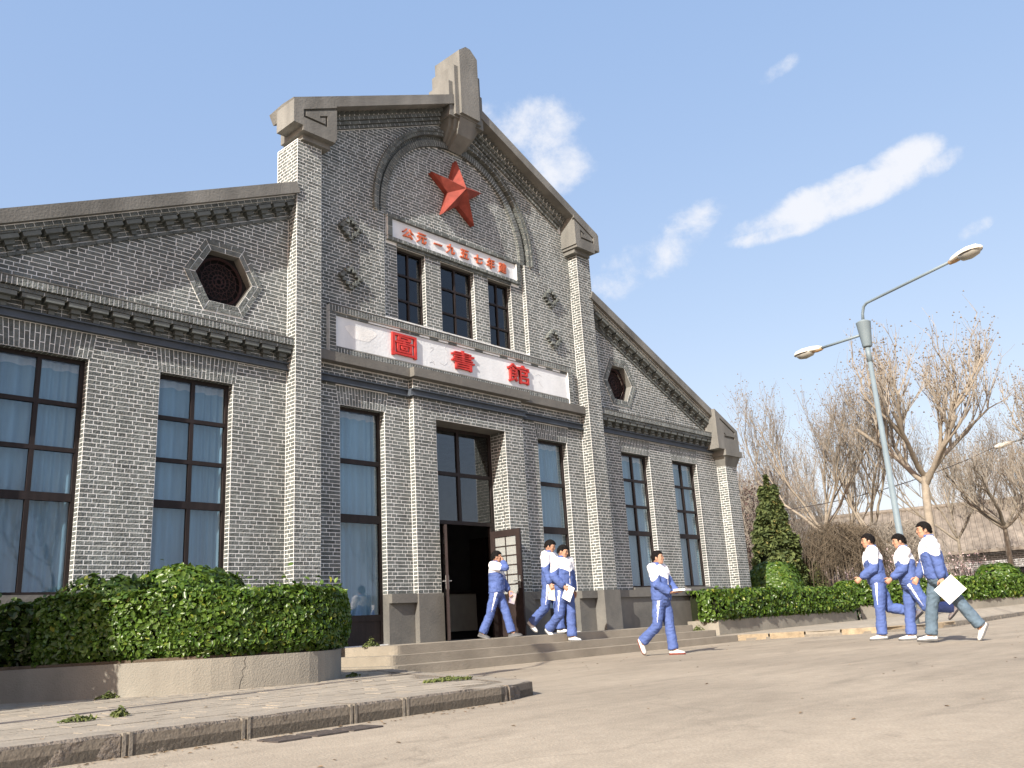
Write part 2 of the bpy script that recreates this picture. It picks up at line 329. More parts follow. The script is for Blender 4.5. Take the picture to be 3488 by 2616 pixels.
# ------------------------------------------------------------------ the library building
LIB = thing('library_building', 'grey brick library with stepped gable, red star and white sign boards', 'building')
ZC = .063                                             # brick course
WIN = {'W2': (5.10, 6.28, 1.29, 4.49), 'W1': (7.30, 8.48, 1.29, 4.49)}
W3 = (2.09, 3.07, .42, 4.46)
rake_w = lambda x: 8.24-.445*(abs(x)-4.15)            # top of wing coping
rake_c = lambda x: 11.77-.462*abs(x)                  # top of gable coping
HEX = (5.31, 6.21, .68)
BR = []                                               # every brick: (8 corner list, full kind or None, centre)
Zv = Vector((0, 0, 1))
class Frame:
    def __init__(s, O, U, W, Nn): s.O, s.U, s.W, s.N = Vector(O), Vector(U), Vector(W), Vector(Nn)
    def p(s, u, w, d=0.0): return s.O+s.U*u+s.W*w+s.N*d
def clip(poly, hp):
    a, b, c = hp; outp = []                            # keep a*u+b*w<=c
    for i in range(len(poly)):
        p, q = poly[i], poly[(i+1) % len(poly)]; dp, dq = a*p[0]+b*p[1]-c, a*q[0]+b*q[1]-c
        if dp <= 0: outp.append(p)
        if dp*dq < 0:
            t = dp/(dp-dq); outp.append((p[0]+(q[0]-p[0])*t, p[1]+(q[1]-p[1])*t))
    return outp
def add_brick(fr, poly, depth, kind=None, tilt=True):
    j = lambda: random.uniform(-.0016, .0016)
    if len(poly) < 3: return
    d0 = depth+random.uniform(0, .0008)
    k = len(poly)
    cx = sum(p[0] for p in poly)/k; cz = sum(p[1] for p in poly)/k
    tx, tz = (random.uniform(-.003, .003), random.uniform(-.006, .006)) if tilt else (0, 0)
    fv = [fr.p(p[0]+j(), p[1]+j(), d0+(p[0]-cx)*tx+(p[1]-cz)*tz) for p in poly]
    bv = [fr.p(p[0], p[1], -.004) for p in poly]
    BR.append((fv, bv, kind, fr, (cx, cz, d0)))
def brick_patch(fr, w0, w1, intervals, hps=(), keep=None, depth=.0006, head=.3, phase=0):
    n = int(math.ceil((w1-w0)/ZC-.2))
    for k in range(n):
        z0, z1 = w0+k*ZC, min(w0+(k+1)*ZC, w1)
        if n-k == 1 and w1-(w0+(k+1)*ZC) > .003: z1 = w1
        for (ua, ub) in intervals((z0+z1)/2):
            if ub-ua < .03: continue
            u = ua; first = True; typ = (k+phase) % 2
            while u < ub-.012:
                if first: L = (.115 if typ else .1775)+random.uniform(-.004, .004)
                else: L = .115 if random.random() < (head if typ == 0 else head+.28) else .24
                first = False
                L *= random.uniform(.985, 1.015)
                if ub-(u+L) < .05: L = ub-u
                if L > .30: L = (ub-u)/2
                e = min(u+L, ub); J = .0050
                poly = [(u+J, z0+J), (e-J, z0+J), (e-J, z1-J), (u+J, z1-J)]
                full = 'S' if abs(e-u-.24) < .006 else ('H' if abs(e-u-.115) < .006 else None)
                for h in hps:
                    m = len(poly); poly = clip(poly, h)
                    if len(poly) != 4: full = None
                    if len(poly) < 3: break
                if len(poly) >= 3 and (keep is None or keep((u+e)/2, (z0+z1)/2)):
                    add_brick(fr, poly, depth, full)
                u = e
                if abs(e-ub) > .001: u = e+.0
def front(y): return Frame((0, y, 0), (1, 0, 0), (0, 0, 1), (0, -1, 0))
def sub(iv, a, b):
    r = []
    for (p, q) in iv:
        if b <= p or a >= q: r.append((p, q)); continue
        if a > p: r.append((p, a))
        if b < q: r.append((b, q))
    return r
def hexpts(cx, cz, r): return [(cx+r*math.cos(math.pi/3*i), cz+r*math.sin(math.pi/3*i)) for i in range(6)]
def rect(x0, x1, z0, z1): return [(x0, z0), (x1, z0), (x1, z1), (x0, z1)]
# ---- mortar-faced wall bodies
def mx_(s, p): return [(s*a, b) for a, b in p]
for s in (-1, 1):
    b = MB()
    outer = mx_(s, [(4.10, -.05), (9.60, -.05), (9.60, rake_w(9.6)-.12), (4.10, rake_w(4.1)-.12)])
    holes = [mx_(s, rect(*WIN['W1'])), mx_(s, rect(*WIN['W2'])), mx_(s, hexpts(HEX[0], HEX[1], .50))]
    b.plate(outer, holes, 0, .35); b.obj('wall', 'mortar', LIB)
    b = MB(); b.box(s*3.64 if s > 0 else -4.14, 4.14 if s > 0 else -3.64, -.26, .37, -.05, 9.10)
    b.obj('pilaster', 'mortar', LIB)
    b = MB(); b.box(9.55 if s > 0 else -10.15, 10.15 if s > 0 else -9.55, -.26, .37, -.05, 4.52); b.obj('pilaster', 'mortar', LIB)
ARC_Z = 8.45; ARC_C = 8.64
def archpoly(r, z0, n=28):
    a0 = math.asin(max(-1, min(1, (ARC_Z-ARC_C)/r)))
    return [(-r*math.cos(a0), z0), (r*math.cos(a0), z0)]+[(r*math.cos(a0+(math.pi-2*a0)*i/n), ARC_C+r*math.sin(a0+(math.pi-2*a0)*i/n)) for i in range(n+1)]
REC = [(-2.02, 6.32), (2.02, 6.32), (2.02, ARC_Z)]+[(2.185*math.cos(t), ARC_C+2.185*math.sin(t)) for t in np.linspace(-.0869, math.pi+.0869, 41)]+[(-2.02, ARC_Z)]
b = MB(); b.plate([(-3.70, -.05), (3.70, -.05), (3.70, rake_c(3.7)-.12), (0, rake_c(0)-.12), (-3.70, rake_c(3.7)-.12)],
                  [rect(W3[0], W3[1], W3[2], W3[3]), rect(-W3[1], -W3[0], W3[2], W3[3]), rect(-.95, .95, .40, 4.45), REC], 0, .35)
b.obj('wall', 'mortar', LIB)
UPW = [(-1.63, -.90), (-.48, .48), (.90, 1.63)]; UZ = (6.36, 7.88)
b = MB(); b.plate([(-2.1, 6.2), (2.1, 6.2), (2.1, 8.5)]+[(2.3*math.cos(t), ARC_C+2.3*math.sin(t)) for t in np.linspace(0, math.pi, 25)]+[(-2.1, 8.5)],
                  [rect(a, c_, *UZ) for a, c_ in UPW], .10, .34); b.obj('wall', 'mortar', LIB)
b = MB(); b.plate([(-1.5, -.05), (1.5, -.05), (1.5, 5.17), (-1.5, 5.17)], [rect(-.95, .95, .40, 4.45)], -.12, .02); b.obj('portal', 'mortar', LIB)

# ---- brick courses
F0 = front(0)
for s in (-1, 1):
    lo, hi = (4.14, 9.55) if s > 0 else (-9.55, -4.14)
    def iv(z, s=s, lo=lo, hi=hi):
        r = [(lo, hi)]
        for k in ('W1', 'W2'):
            a, c_, z0, z1 = WIN[k]; a, c_ = sorted((s*a, s*c_))
            if z < z1: r = sub(r, a, c_)
            elif z < 4.86:
                g = .03+.05*(z-z1)/.37; r = sub(r, a-g, c_+g)
        dz = abs(z-HEX[1])
        if dz < HEX[2]*.866:
            hw = HEX[2]-dz/math.sqrt(3); r = sub(r, s*HEX[0]-hw, s*HEX[0]+hw)
        return r
    hp = [(s*.445, 1, 8.24+.445*4.15-.57)]
    brick_patch(F0, 1.24, 4.86, iv, phase=0)
    brick_patch(F0, 5.47, 7.75, iv, hps=hp, phase=1)
    # window jambs
    for k in ('W1', 'W2'):
        a, c_, z0, z1 = WIN[k]; a, c_ = sorted((s*a, s*c_))
        brick_patch(Frame((c_, 0, 0), (0, 1, 0), Zv, (-1, 0, 0)), 1.24+ZC, z1, lambda z: [(.003, .125)], head=1)
        brick_patch(Frame((a, 0, 0), (0, 1, 0), Zv, (1, 0, 0)), 1.24+ZC, z1, lambda z: [(.003, .125)], head=1)
    # pilasters
    for (p0, p1, zt) in ((3.64, 4.14, 9.09), (9.55, 10.15, 4.50)):
        a, c_ = sorted((s*p0, s*p1))
        brick_patch(front(-.26), 1.24, zt, lambda z: [(a, c_)], head=.35, phase=1)
        brick_patch(Frame((a, 0, 0), (0, 1, 0), Zv, (-1, 0, 0)), 1.24, zt, lambda z: [(-.258, -.003 if z < rake_w(4.1)-.2 or p0 > 9 else .36)], head=.5)
        brick_patch(Frame((c_, 0, 0), (0, 1, 0), Zv, (1, 0, 0)), 1.24, zt, lambda z: [(-.258, -.003 if z < rake_w(4.1)-.2 or p0 > 9 else .36)], head=.5)
def iv_low(z):
    r = [(-3.64, -1.50), (1.50, 3.64)]
    if z < 4.46: r = sub(sub(r, -W3[1], -W3[0]), W3[0], W3[1])
    elif z < 4.80:
        g = .03+.05*(z-4.46)/.34; r = sub(sub(r, -W3[1]-g, -W3[0]+g), W3[0]-g, W3[1]+g)
    return r
brick_patch(F0, 1.24, 5.16, iv_low)
def iv_portal(z): return [(-1.5, 1.5)] if z > 4.45 else [(-1.5, -.95), (.95, 1.5)]
brick_patch(front(-.12), 1.24, 5.16, iv_portal, phase=1)
for x, n in ((-1.5, -1), (1.5, 1)):
    brick_patch(Frame((x, 0, 0), (0, 1, 0), Zv, (n, 0, 0)), 1.24, 5.16, lambda z: [(-.118, -.003)], head=1)
for x, n in ((-.95, 1), (.95, -1)):
    brick_patch(Frame((x, 0, 0), (0, 1, 0), Zv, (n, 0, 0)), 1.24, 4.45, lambda z: [(-.118, .30)], head=.6)
for s in (-1, 1):
    a, c_ = sorted((s*W3[0], s*W3[1]))
    for x, n in ((a, 1), (c_, -1)):
        brick_patch(Frame((x, 0, 0), (0, 1, 0), Zv, (n, 0, 0)), 1.24, 4.46, lambda z: [(.003, .13)], head=1)
# underside of door head
def iv_up(z):
    r = [(-3.64, 3.64)]
    if z < 6.24: return [(-3.64, -3.34), (3.34, 3.64)]
    if z < 6.32: return r
    if z < ARC_Z: r = sub(r, -2.02, 2.02)
    else:
        d = abs(z-ARC_C)
        if d < 2.28: hw = math.sqrt(2.28**2-d*d); r = sub(r, -hw, hw)
    return r
brick_patch(F0, 5.36, 11.35, iv_up, hps=[(.462, 1, 11.77-.55), (-.462, 1, 11.77-.55)])
def iv_rec(z):
    r = [(-2.02, 2.02)]
    if z > ARC_Z:
        d = z-ARC_C
        if abs(d) >= 1.92: return []
        hw = math.sqrt(1.92**2-d*d); r = [(-hw, hw)]
    if UZ[0] < z < UZ[1]:
        for a, c_ in UPW: r = sub(r, a, c_)
    if 7.88 < z < 8.50: r = sub(r, -1.90, 1.90)
    return r
brick_patch(front(.10), 6.32, 10.6, iv_rec, phase=1)
for a, c_ in UPW:
    for x, n in ((a, 1), (c_, -1)):
        brick_patch(Frame((x, 0, 0), (0, 1, 0), Zv, (n, 0, 0)), 6.36, UZ[1], lambda z: [(.103, .20)], head=1)
for x, n in ((-2.02, 1), (2.02, -1)):
    brick_patch(Frame((x, 0, 0), (0, 1, 0), Zv, (n, 0, 0)), 6.36, ARC_Z, lambda z: [(.003, .098)], head=1)
# ---- flat brick arches over the windows
def lintel(s, a, c_, z0, z1, yb=.125):
    a, c_ = sorted((s*a, s*c_)); n = int(round((c_-a+.06)/ZC)); mid = (a+c_)/2
    for i in range(n):
        t0, t1 = (i/n-.5), ((i+1)/n-.5); wb, wt = c_-a+.06, c_-a+.16
        cut = z0+(.125 if i % 2 else z1-z0-.125); J = .0045
        for (p, q) in ((z0, cut), (cut, z1)):
            f = lambda t, z: mid+t*(wb+(wt-wb)*(z-z0)/(z1-z0))
            add_brick(F0, [(f(t0, p+J)+J, p+J), (f(t1, p+J)-J, p+J), (f(t1, q-J)-J, q-J), (f(t0, q-J)+J, q-J)], .0006)
    fu = Frame((0, 0, z0), (1, 0, 0), (0, 1, 0), (0, 0, -1))
    m = int((c_-a)/ZC)
    for i in range(m):
        u0 = a+(c_-a)*i/m; u1 = a+(c_-a)*(i+1)/m
        add_brick(fu, [(u0+.005, .004), (u1-.005, .004), (u1-.005, yb), (u0+.005, yb)], .0022)
for s in (-1, 1):
    for k in ('W1', 'W2'): lintel(s, WIN[k][0], WIN[k][1], 4.49, 4.86)
    lintel(s, W3[0], W3[1], 4.46, 4.80)

# ---- generic projecting brick (box) in a frame: u,w ranges and projection
def tbrick(fr, u0, u1, w0, w1, d, back=-.01):
    J = .0045; f = [(u0+J, w0+J), (u1-J, w0+J), (u1-J, w1-J), (u0+J, w1-J)]
    d = d+random.uniform(-.0008, .001)
    BR.append(([fr.p(u, w_, d) for u, w_ in f], [fr.p(u, w_, back) for u, w_ in f], None, fr, ((u0+u1)/2, (w0+w1)/2, d)))
def trow(fr, u0, u1, pitch, w0, w1, d, back=-.01, off=0.0):
    n = max(1, int(round((u1-u0)/pitch))); p = (u1-u0)/n
    for i in range(n): tbrick(fr, u0+i*p, u0+(i+1)*p, w0, w1, d, back)
TRIM = MB()                                            # mortar backing of the trim
def backing(fr, u0, u1, w0, w1, d):
    w0 += .008; w1 -= .008; d += .005
    vs = [fr.p(u, w_, dd) for dd in (-.02, d) for (u, w_) in ((u0, w0), (u1, w0), (u1, w1), (u0, w1))]
    TRIM.add(vs, [(0, 1, 2, 3), (7, 6, 5, 4), (0, 4, 5, 1), (1, 5, 6, 2), (2, 6, 7, 3), (3, 7, 4, 0)])
# corbel bracket: three bricks stepping outwards (unit mesh, shared)
cb = MB()
for (hw, z0, z1, d) in ((.038, 0, .060, .075), (.064, .064, .124, .125), (.118, .128, .188, .185)):
    cb.box(-hw, hw, -d, .0, z0, z1)
corb = bpy.data.meshes.new('corbel'); corb.from_pydata(cb.v, [], cb.f); corb.materials.append(MT['brick_smooth'])
def corbels(fr, u0, u1, w, rot):
    n = int(round((u1-u0)/.30)); p = (u1-u0)/n
    for i in range(n):
        o = link('corbel', corb, LIB, fr.p(u0+(i+.5)*p, w, 0), (0, rot, 0))
        tbrick(fr, u0+i*p, u0+(i+1)*p, w+.190, w+.250, .195)
    for r_ in range(3): trow(fr, u0, u1, .25, w+r_*ZC, w+(r_+1)*ZC-.001, .02, off=.1)
    backing(fr, u0, u1, w-.0, w+.187, .010); backing(fr, u0, u1, w+.187, w+.252, .186)
COP = MB()
for s in (-1, 1):
    a, c_ = sorted((s*4.145, s*9.50))
    fr = Frame((0, 0, 0), (1, 0, 0), (0, 0, 1), (0, -1, 0))
    corbels(fr, a, c_, 5.00, 0)
    # soldier course and sloping top
    trow(fr, a, c_, ZC, 5.255, 5.375, .225); backing(fr, a, c_, 5.252, 5.372, .218)
    b = MB(); b.add([(a, -.232, 5.372), (c_, -.232, 5.372), (c_, -.232, 5.386), (a, -.232, 5.386), (c_, .01, 5.475), (a, .01, 5.475), (c_, .01, 5.372), (a, .01, 5.372)],
                    [(0, 1, 2, 3), (3, 2, 4, 5), (5, 4, 6, 7), (0, 3, 5, 7), (1, 6, 4, 2), (0, 7, 6, 1)]); b.obj('cornice_top', 'cement', LIB)
    # steel beam over the openings (channel section)
    b = MB(); b.box(a, c_, -.075, .01, 4.865, 4.885); b.box(a, c_, -.03, .01, 4.885, 4.975); b.box(a, c_, -.075, .01, 4.975, 4.995); b.obj('steel_beam', 'steel', LIB)
    # raking cornice below the wing coping
    ang = math.atan(.445); U = Vector((s*math.cos(ang), 0, -math.sin(ang))); W = Vector((s*math.sin(ang), 0, math.cos(ang)))
    if s < 0: fr = Frame((-4.15, 0, 8.24), -U, W, (0, -1, 0)); u0, u1 = -5.95, -.02
    else: fr = Frame((4.15, 0, 8.24), U, W, (0, -1, 0)); u0, u1 = .02, 5.62
    cw = math.cos(ang)
    corbels(fr, u0, u1, -.555*cw+.01, s*ang)
    trow(fr, u0, u1, .125, -.285*cw-.01, -.225*cw, .215); backing(fr, u0, u1, -.29*cw-.01, -.2*cw, .207)
    trow(fr, u0, u1, .25, -.60*cw-.02, -.56*cw, .03)
    b = MB()
    vs = [fr.p(u, w_, d) for u in (u0-.05, u1+(.62 if s > 0 else .05)) for (w_, d) in ((-.215*cw, .30), (0, .30), (.015, .0), (.0, -.45), (-.215*cw, -.45))] if s > 0 else \
         [fr.p(u, w_, d) for u in (u0-.62, u1) for (w_, d) in ((-.215*cw, .30), (0, .30), (.015, .0), (.0, -.45), (-.215*cw, -.45))]
    b.add(vs, [(0, 1, 2, 3, 4), (9, 8, 7, 6, 5)]+[(i, i+5, (i+1) % 5+5, (i+1) % 5) for i in range(5)]); b.obj('coping', 'cement', LIB)
    # central gable bands
    ang = math.atan(.462); U = Vector((math.cos(ang), 0, -s*math.sin(ang))); W = Vector((s*math.sin(ang), 0, math.cos(ang)))
    fr = Frame((0, 0, 11.77), U, W, (0, -1, 0)); cw = math.cos(ang); L = 3.50/cw
    u0, u1 = (0.0, L) if s > 0 else (-L, 0.0)
    rows = [(-.49, -.42, .06, .125), (-.42, -.35, .10, .25), (-.35, -.275, .14, .125)]
    for (w0, w1, d, pt) in rows: trow(fr, u0, u1, pt, w0, w1, d); backing(fr, u0, u1, w0, w1, d-.006)
    backing(fr, u0, u1, -.275, -.18, .15)
    n = int(L/.125)
    for i in range(n):                                  # saw-tooth course
        uc = u0+(i+.5)*L/n; h = .06
        vs = [fr.p(uc+du, w_, d) for w_ in (-.268, -.205) for (du, d) in ((-h, .14), (0, .235), (h, .14))]
        TRIM.add(vs, [(0, 1, 2), (5, 4, 3), (0, 3, 4, 1), (1, 4, 5, 2), (2, 5, 3, 0)], 1)
    b = MB(); e = 4.34/cw; ur = (.2, e) if s > 0 else (-e, -.2)
    vs = [fr.p(u, w_, d) for u in ur for (w_, d) in ((-.20, .43), (0, .43), (.02, .1), (.0, -.35), (-.20, -.35))]
    b.add(vs, [(0, 1, 2, 3, 4), (9, 8, 7, 6, 5)]+[(i, i+5, (i+1) % 5+5, (i+1) % 5) for i in range(5)]); b.obj('coping', 'cement', LIB)
# steel beam and ledge across the centre, stepping round the portal
b = MB()
for a, c_, y in ((-3.63, -1.575, 0), (-1.575, 1.575, -.12), (1.575, 3.63, 0)):
    b.box(a, c_, y-.085, y+.01 if y == 0 else .01, 4.815, 4.833); b.box(a+.001, c_-.001, y-.035, y+.012 if y == 0 else .012, 4.833, 4.93); b.box(a, c_, y-.085, y+.01 if y == 0 else .01, 4.93, 4.948)
b.obj('steel_beam', 'steel', LIB)
b = MB()
b.box(-3.63, -1.60, -.17, .01, 5.165, 5.335); b.box(1.60, 3.63, -.17, .01, 5.165, 5.335); b.box(-1.60, 1.60, -.29, .012, 5.163, 5.337); b.obj('ledge', 'plinth', LIB)
# ---- library sign: white board in a brick frame
SIGN = MB().box(-3.20, 3.20, -.035, .01, 5.50, 6.06).obj('sign_board', 'plaster', LIB); SIGN['label'] = 'long white board with three red characters above the entrance'
fr = front(0)
trow(fr, -3.34, 3.34, ZC, 6.115, 6.235, .085); backing(fr, -3.34, 3.34, 6.11, 6.24, .078)
b = MB(); b.add([(-3.34, -.09, 6.24), (3.34, -.09, 6.24), (3.34, -.09, 6.248), (-3.34, -.09, 6.248), (3.34, .10, 6.285), (-3.34, .10, 6.285), (3.34, .1, 6.24), (-3.34, .1, 6.24)],
                [(0, 1, 2, 3), (3, 2, 4, 5), (5, 4, 6, 7), (0, 3, 5, 7), (1, 6, 4, 2), (0, 7, 6, 1)]); b.obj('sill', 'plinth', LIB)
trow(fr, -3.20, 3.20, .25, 6.06, 6.11, .055); backing(fr, -3.2, 3.2, 6.058, 6.112, .05)
trow(fr, -3.20, 3.20, ZC, 5.345, 5.465, .065); backing(fr, -3.2, 3.2, 5.34, 5.468, .058)
MB().add([(-3.2, -.066, 5.468), (3.2, -.066, 5.468), (3.2, -.03, 5.50), (-3.2, -.03, 5.50), (3.2, .01, 5.468), (-3.2, .01, 5.468)], [(0, 1, 2, 3), (3, 2, 4, 5), (0, 5, 4, 1), (0, 3, 5), (1, 4, 2)]).obj('sill', 'cement', LIB)
for s in (-1, 1):
    a, c_ = sorted((s*3.20, s*3.34))
    for k in range(12): tbrick(fr, a, c_, 5.345+k*.064, 5.345+(k+1)*.064, .085)
    backing(fr, a, c_, 5.343, 6.112, .078)
# ---- date board inside the arch
frr = front(.10)
DATE = MB().box(-1.78, 1.78, .075, .105, 8.03, 8.43).obj('date_board', 'plaster', LIB); DATE['label'] = 'small white board with eight rust red characters under the star'
for (a, c_, w0, w1, pt) in ((-1.90, 1.90, 8.432, 8.50, .24), (-1.90, 1.90, 7.95, 8.028, .125)):
    trow(frr, a, c_, pt, w0, w1, .075); backing(frr, a, c_, w0, w1, .068)
for s in (-1, 1):
    a, c_ = sorted((s*1.782, s*1.90)); tbrick(frr, a, c_, 8.03, 8.23, .08); tbrick(frr, a, c_, 8.23, 8.43, .08); backing(frr, a, c_, 8.028, 8.432, .07)
trow(frr, -1.63, 1.63, .125, 7.885, 7.945, .03)
# ---- arch rings
def ring(r0, r1, d, pitch, y=0.0, back=-.1):
    a0 = math.asin((ARC_Z-ARC_C)/r1); n = int((math.pi-2*a0)*r0/pitch)
    for i in range(n):
        t0 = a0+(math.pi-2*a0)*i/n+.003; t1 = a0+(math.pi-2*a0)*(i+1)/n-.003; q = d+random.uniform(0, .004)
        P = lambda r, t, yy: Vector((r*math.cos(t), yy, ARC_C+r*math.sin(t)))
        BR.append(([P(r0, t0, y-q), P(r0, t1, y-q), P(r1, t1, y-q), P(r1, t0, y-q)][::-1], [P(r0, t0, y-back), P(r0, t1, y-back), P(r1, t1, y-back), P(r1, t0, y-back)][::-1], None, F0, (0, 10, 0)))
    ts = np.linspace(a0, math.pi-a0, 49); vs = []; fs = []
    for t in ts:
        for (r, yy) in ((r0+.008, y-d+.06), (r0+.008, y-d+.006), (r1-.008, y-d+.006), (r1-.008, y-d+.06)): vs.append((r*math.cos(t), yy, ARC_C+r*math.sin(t)))
    for i in range(48):
        for j in range(4): fs.append((i*4+j, i*4+(j+1) % 4, i*4+4+(j+1) % 4, i*4+4+j))
    TRIM.add(vs, fs)
ring(2.225, 2.285, .06, .13); ring(2.152, 2.225, .035, .13)
ring(1.925, 2.065, -.03, ZC, back=-.11); ring(2.065, 2.155, -.075, .06, back=-.12)
# ---- brick flower motifs
for s in (-1, 1):
    for zc in (7.84, 6.86):
        m = MB()
        for (dx, dz, hw, d) in ((0, .19, .05, .07), (0, -.19, .05, .07), (.08, .127, .047, .085), (-.08, .127, .047, .085), (.08, -.127, .047, .085), (-.08, -.127, .047, .085),
                                (.145, .0635, .045, .07), (-.145, .0635, .045, .07), (.145, -.0635, .045, .07), (-.145, -.0635, .045, .07), (.205, 0, .045, .09), (-.205, 0, .045, .09)):
            m.box(s*2.85+dx-hw, s*2.85+dx+hw, -d, .0, zc+dz-.0295, zc+dz+.0295)
        m.obj('brick_flower', 'brick', LIB)
# ---- hexagonal windows
for s in (-1, 1):
    cx, cz = s*HEX[0], HEX[1]
    for (r0, r1, d, k) in ((.50, .592, .009, 2), (.602, .685, .016, 3)):
        P0, P1 = hexpts(cx, cz, r0), hexpts(cx, cz, r1)
        for i in range(6):
            a0, a1, b0, b1 = Vector(P0[i]), Vector(P0[(i+1) % 6]), Vector(P1[i]), Vector(P1[(i+1) % 6])
            for q in range(k):
                t0, t1 = q/k+.013, (q+1)/k-.013
                add_brick(F0, [tuple(a0.lerp(a1, t0)), tuple(a0.lerp(a1, t1)), tuple(b0.lerp(b1, t1)), tuple(b0.lerp(b1, t0))][::-1], d, None, False)
    m = MB(); P0 = hexpts(cx, cz, .69); P1 = hexpts(cx, cz, .497)
    m.plate(P0, [P1], -.007, .01); hexo = m.obj('hexagon_window', 'mortar', LIB)
    MB().prism(hexpts(cx, cz, .56), .26, .28).obj('backing', 'void', hexo)
    m = MB(); yg = .17                                   # carved fretwork disc
    def circ(r, n=28): return [(cx+r*math.cos(2*math.pi*i/n), yg, cz+r*math.sin(2*math.pi*i/n)) for i in range(n+1)]
    for r, w_ in ((.40, .016), (.375, .007), (.30, .007), (.19, .007), (.115, .012), (.06, .009)): m.tube(circ(r), w_, 6, caps=False)
    for i in range(16):
        t = 2*math.pi*i/16
        m.tube([(cx+r*math.cos(t+tw), yg, cz+r*math.sin(t+tw)) for r, tw in ((.115, 0), (.17, .16), (.25, -.16), (.32, .14), (.39, 0))], .0065, 5)
        m.tube([(cx+r*math.cos(t+tw), yg, cz+r*math.sin(t+tw)) for r, tw in ((.19, 0), (.25, .2), (.31, .18), (.30, .04), (.26, .05))], .006, 5)
    for i in range(6): m.tube([(cx+.12*math.cos(i*math.pi/3), yg, cz+.12*math.sin(i*math.pi/3)), (cx-.12*math.cos(i*math.pi/3+.7), yg, cz-.12*math.sin(i*math.pi/3+.7))], .006, 5)
    m.obj('fretwork', 'fret', hexo)
    m = MB(); m.plate(hexpts(cx, cz, .51), [[(cx+.41*math.cos(2*math.pi*i/28), cz+.41*math.sin(2*math.pi*i/28)) for i in range(28)]], .16, .19); m.obj('frame', 'void', hexo)  # plate blackened so the window corners look deep in shade
    m = MB(); m.plate(hexpts(cx, cz, .515), [hexpts(cx, cz, .492)], -.003, .158); m.obj('reveal', 'cement', hexo)
# ---- plinth
def pbox(*a):
    for k, q in enumerate(a): (PB.box(*q))
for s in (-1, 1):
    for (a, c_, y) in ((4.14, 9.55, -.05), (3.60, 4.18, -.30), (9.51, 10.19, -.30)):
        a, c_ = sorted((s*a, s*c_)); b = MB(); b.box(a, c_, y, .3, -.05, 1.085 if y == -.05 else 1.243); b.obj('plinth', 'plinth', LIB)
        if y == -.05: MB().box(a, c_, y-.046, -.001, 1.0855, 1.243).obj('plinth_band', 'plinth', LIB)
    for (a, c_) in ((3.065, 3.60), (1.5, 2.095)):
        a, c_ = sorted((s*a, s*c_)); MB().box(a, c_, -.04, .3, .35, 1.085).obj('plinth', 'plinth', LIB); MB().box(a, c_, -.12, .3, 1.0855, 1.24).obj('plinth_band', 'plinth', LIB)
    a, c_ = sorted((s*.93, s*1.52)); MB().box(a, c_, -.155, .3, .35, 1.238).obj('plinth', 'plinth', LIB)
# ---- capitals with fret grooves
def capital(s, kind):
    b = MB(); mir = lambda P: [(s*x, z) for x, z in P]
    if kind == 'tall':
        o = [(4.34, 9.73), (4.34, 9.28), (4.15, 9.28), (4.15, 9.185), (3.46, 9.185), (3.46, 9.25), (3.43, 9.25), (3.43, 9.92),
             (4.15, 9.60), (4.15, 9.44), (3.62, 9.44), (3.62, 9.66), (3.80, 9.575), (3.80, 9.535), (3.66, 9.60), (3.66, 9.48), (4.11, 9.48), (4.11, 9.575), (3.43, 9.885)]
        # walk: outer edge, then the spiral groove cut back to the soffit
        plate_ = [(4.34, 9.72), (4.34, 9.28), (4.15, 9.28), (4.15, 9.185), (3.46, 9.185), (3.46, 9.25), (3.43, 9.25), (3.43, 9.87), (4.09, 9.57), (4.09, 9.485), (3.68, 9.485), (3.68, 9.615), (3.80, 9.56), (3.80, 9.60), (3.635, 9.675), (3.635, 9.44), (4.14, 9.44), (4.14, 9.60), (3.43, 9.93), (3.43, 10.0), (3.60, 10.0)]
        b.prism(mir(plate_), -.45, -.395)
        b.prism(mir([(4.339, 9.725), (4.339, 9.281), (4.149, 9.281), (4.149, 9.186), (3.461, 9.186), (3.461, 9.25), (3.431, 9.25), (3.431, 10.05)]), -.3951, .10)
        b.box(*sorted((s*3.50, s*4.08)), -.33, .30, 9.085, 9.1851); b.box(*sorted((s*3.47, s*4.15)), .1, .26, 9.1852, 9.6)
    else:
        plate_ = [(9.08, 5.84), (9.08, 4.93), (10.20, 4.93), (10.20, 5.47), (9.62, 5.735), (9.62, 5.70), (10.05, 5.50), (10.05, 5.25), (9.42, 5.25), (9.42, 5.42), (9.55, 5.37), (9.48, 5.36), (9.48, 5.30), (9.99, 5.30), (9.99, 5.47), (9.58, 5.66), (9.08, 5.80)][:4]
        top = [(9.08, 4.93), (10.20, 4.93), (10.20, 5.52), (9.08, 6.02)]
        b.plate(mir(top), [mir([(9.45, 5.25), (10.02, 5.25), (10.02, 5.32), (9.45, 5.32)]), mir([(9.45, 5.40), (9.58, 5.345), (9.52, 5.345), (9.45, 5.345)][:4]), mir([(9.30, 5.74), (10.06, 5.40), (10.06, 5.46), (9.30, 5.80)])], -.40, -.35)
        b.prism(mir(top), -.3501, .2); b.box(*sorted((s*9.38, s*10.28)), -.42, .3, 4.765, 4.9301)
        ps = [(9.42, 10.22, -.37), (9.55, 10.15, -.262)]
        v0 = []
        for (a, c_, y), z in zip(ps, (4.7651, 4.50)):
            a, c_ = sorted((s*a, s*c_)); v0 += [(a, y, z), (c_, y, z), (c_, .3, z), (a, .3, z)]
        b.add(v0, [(0, 1, 2, 3), (7, 6, 5, 4), (4, 5, 1, 0), (5, 6, 2, 1), (6, 7, 3, 2), (7, 4, 0, 3)])
    b.obj('capital', 'cement', LIB)
for s in (-1, 1): capital(s, 'tall'); capital(s, 'corner')
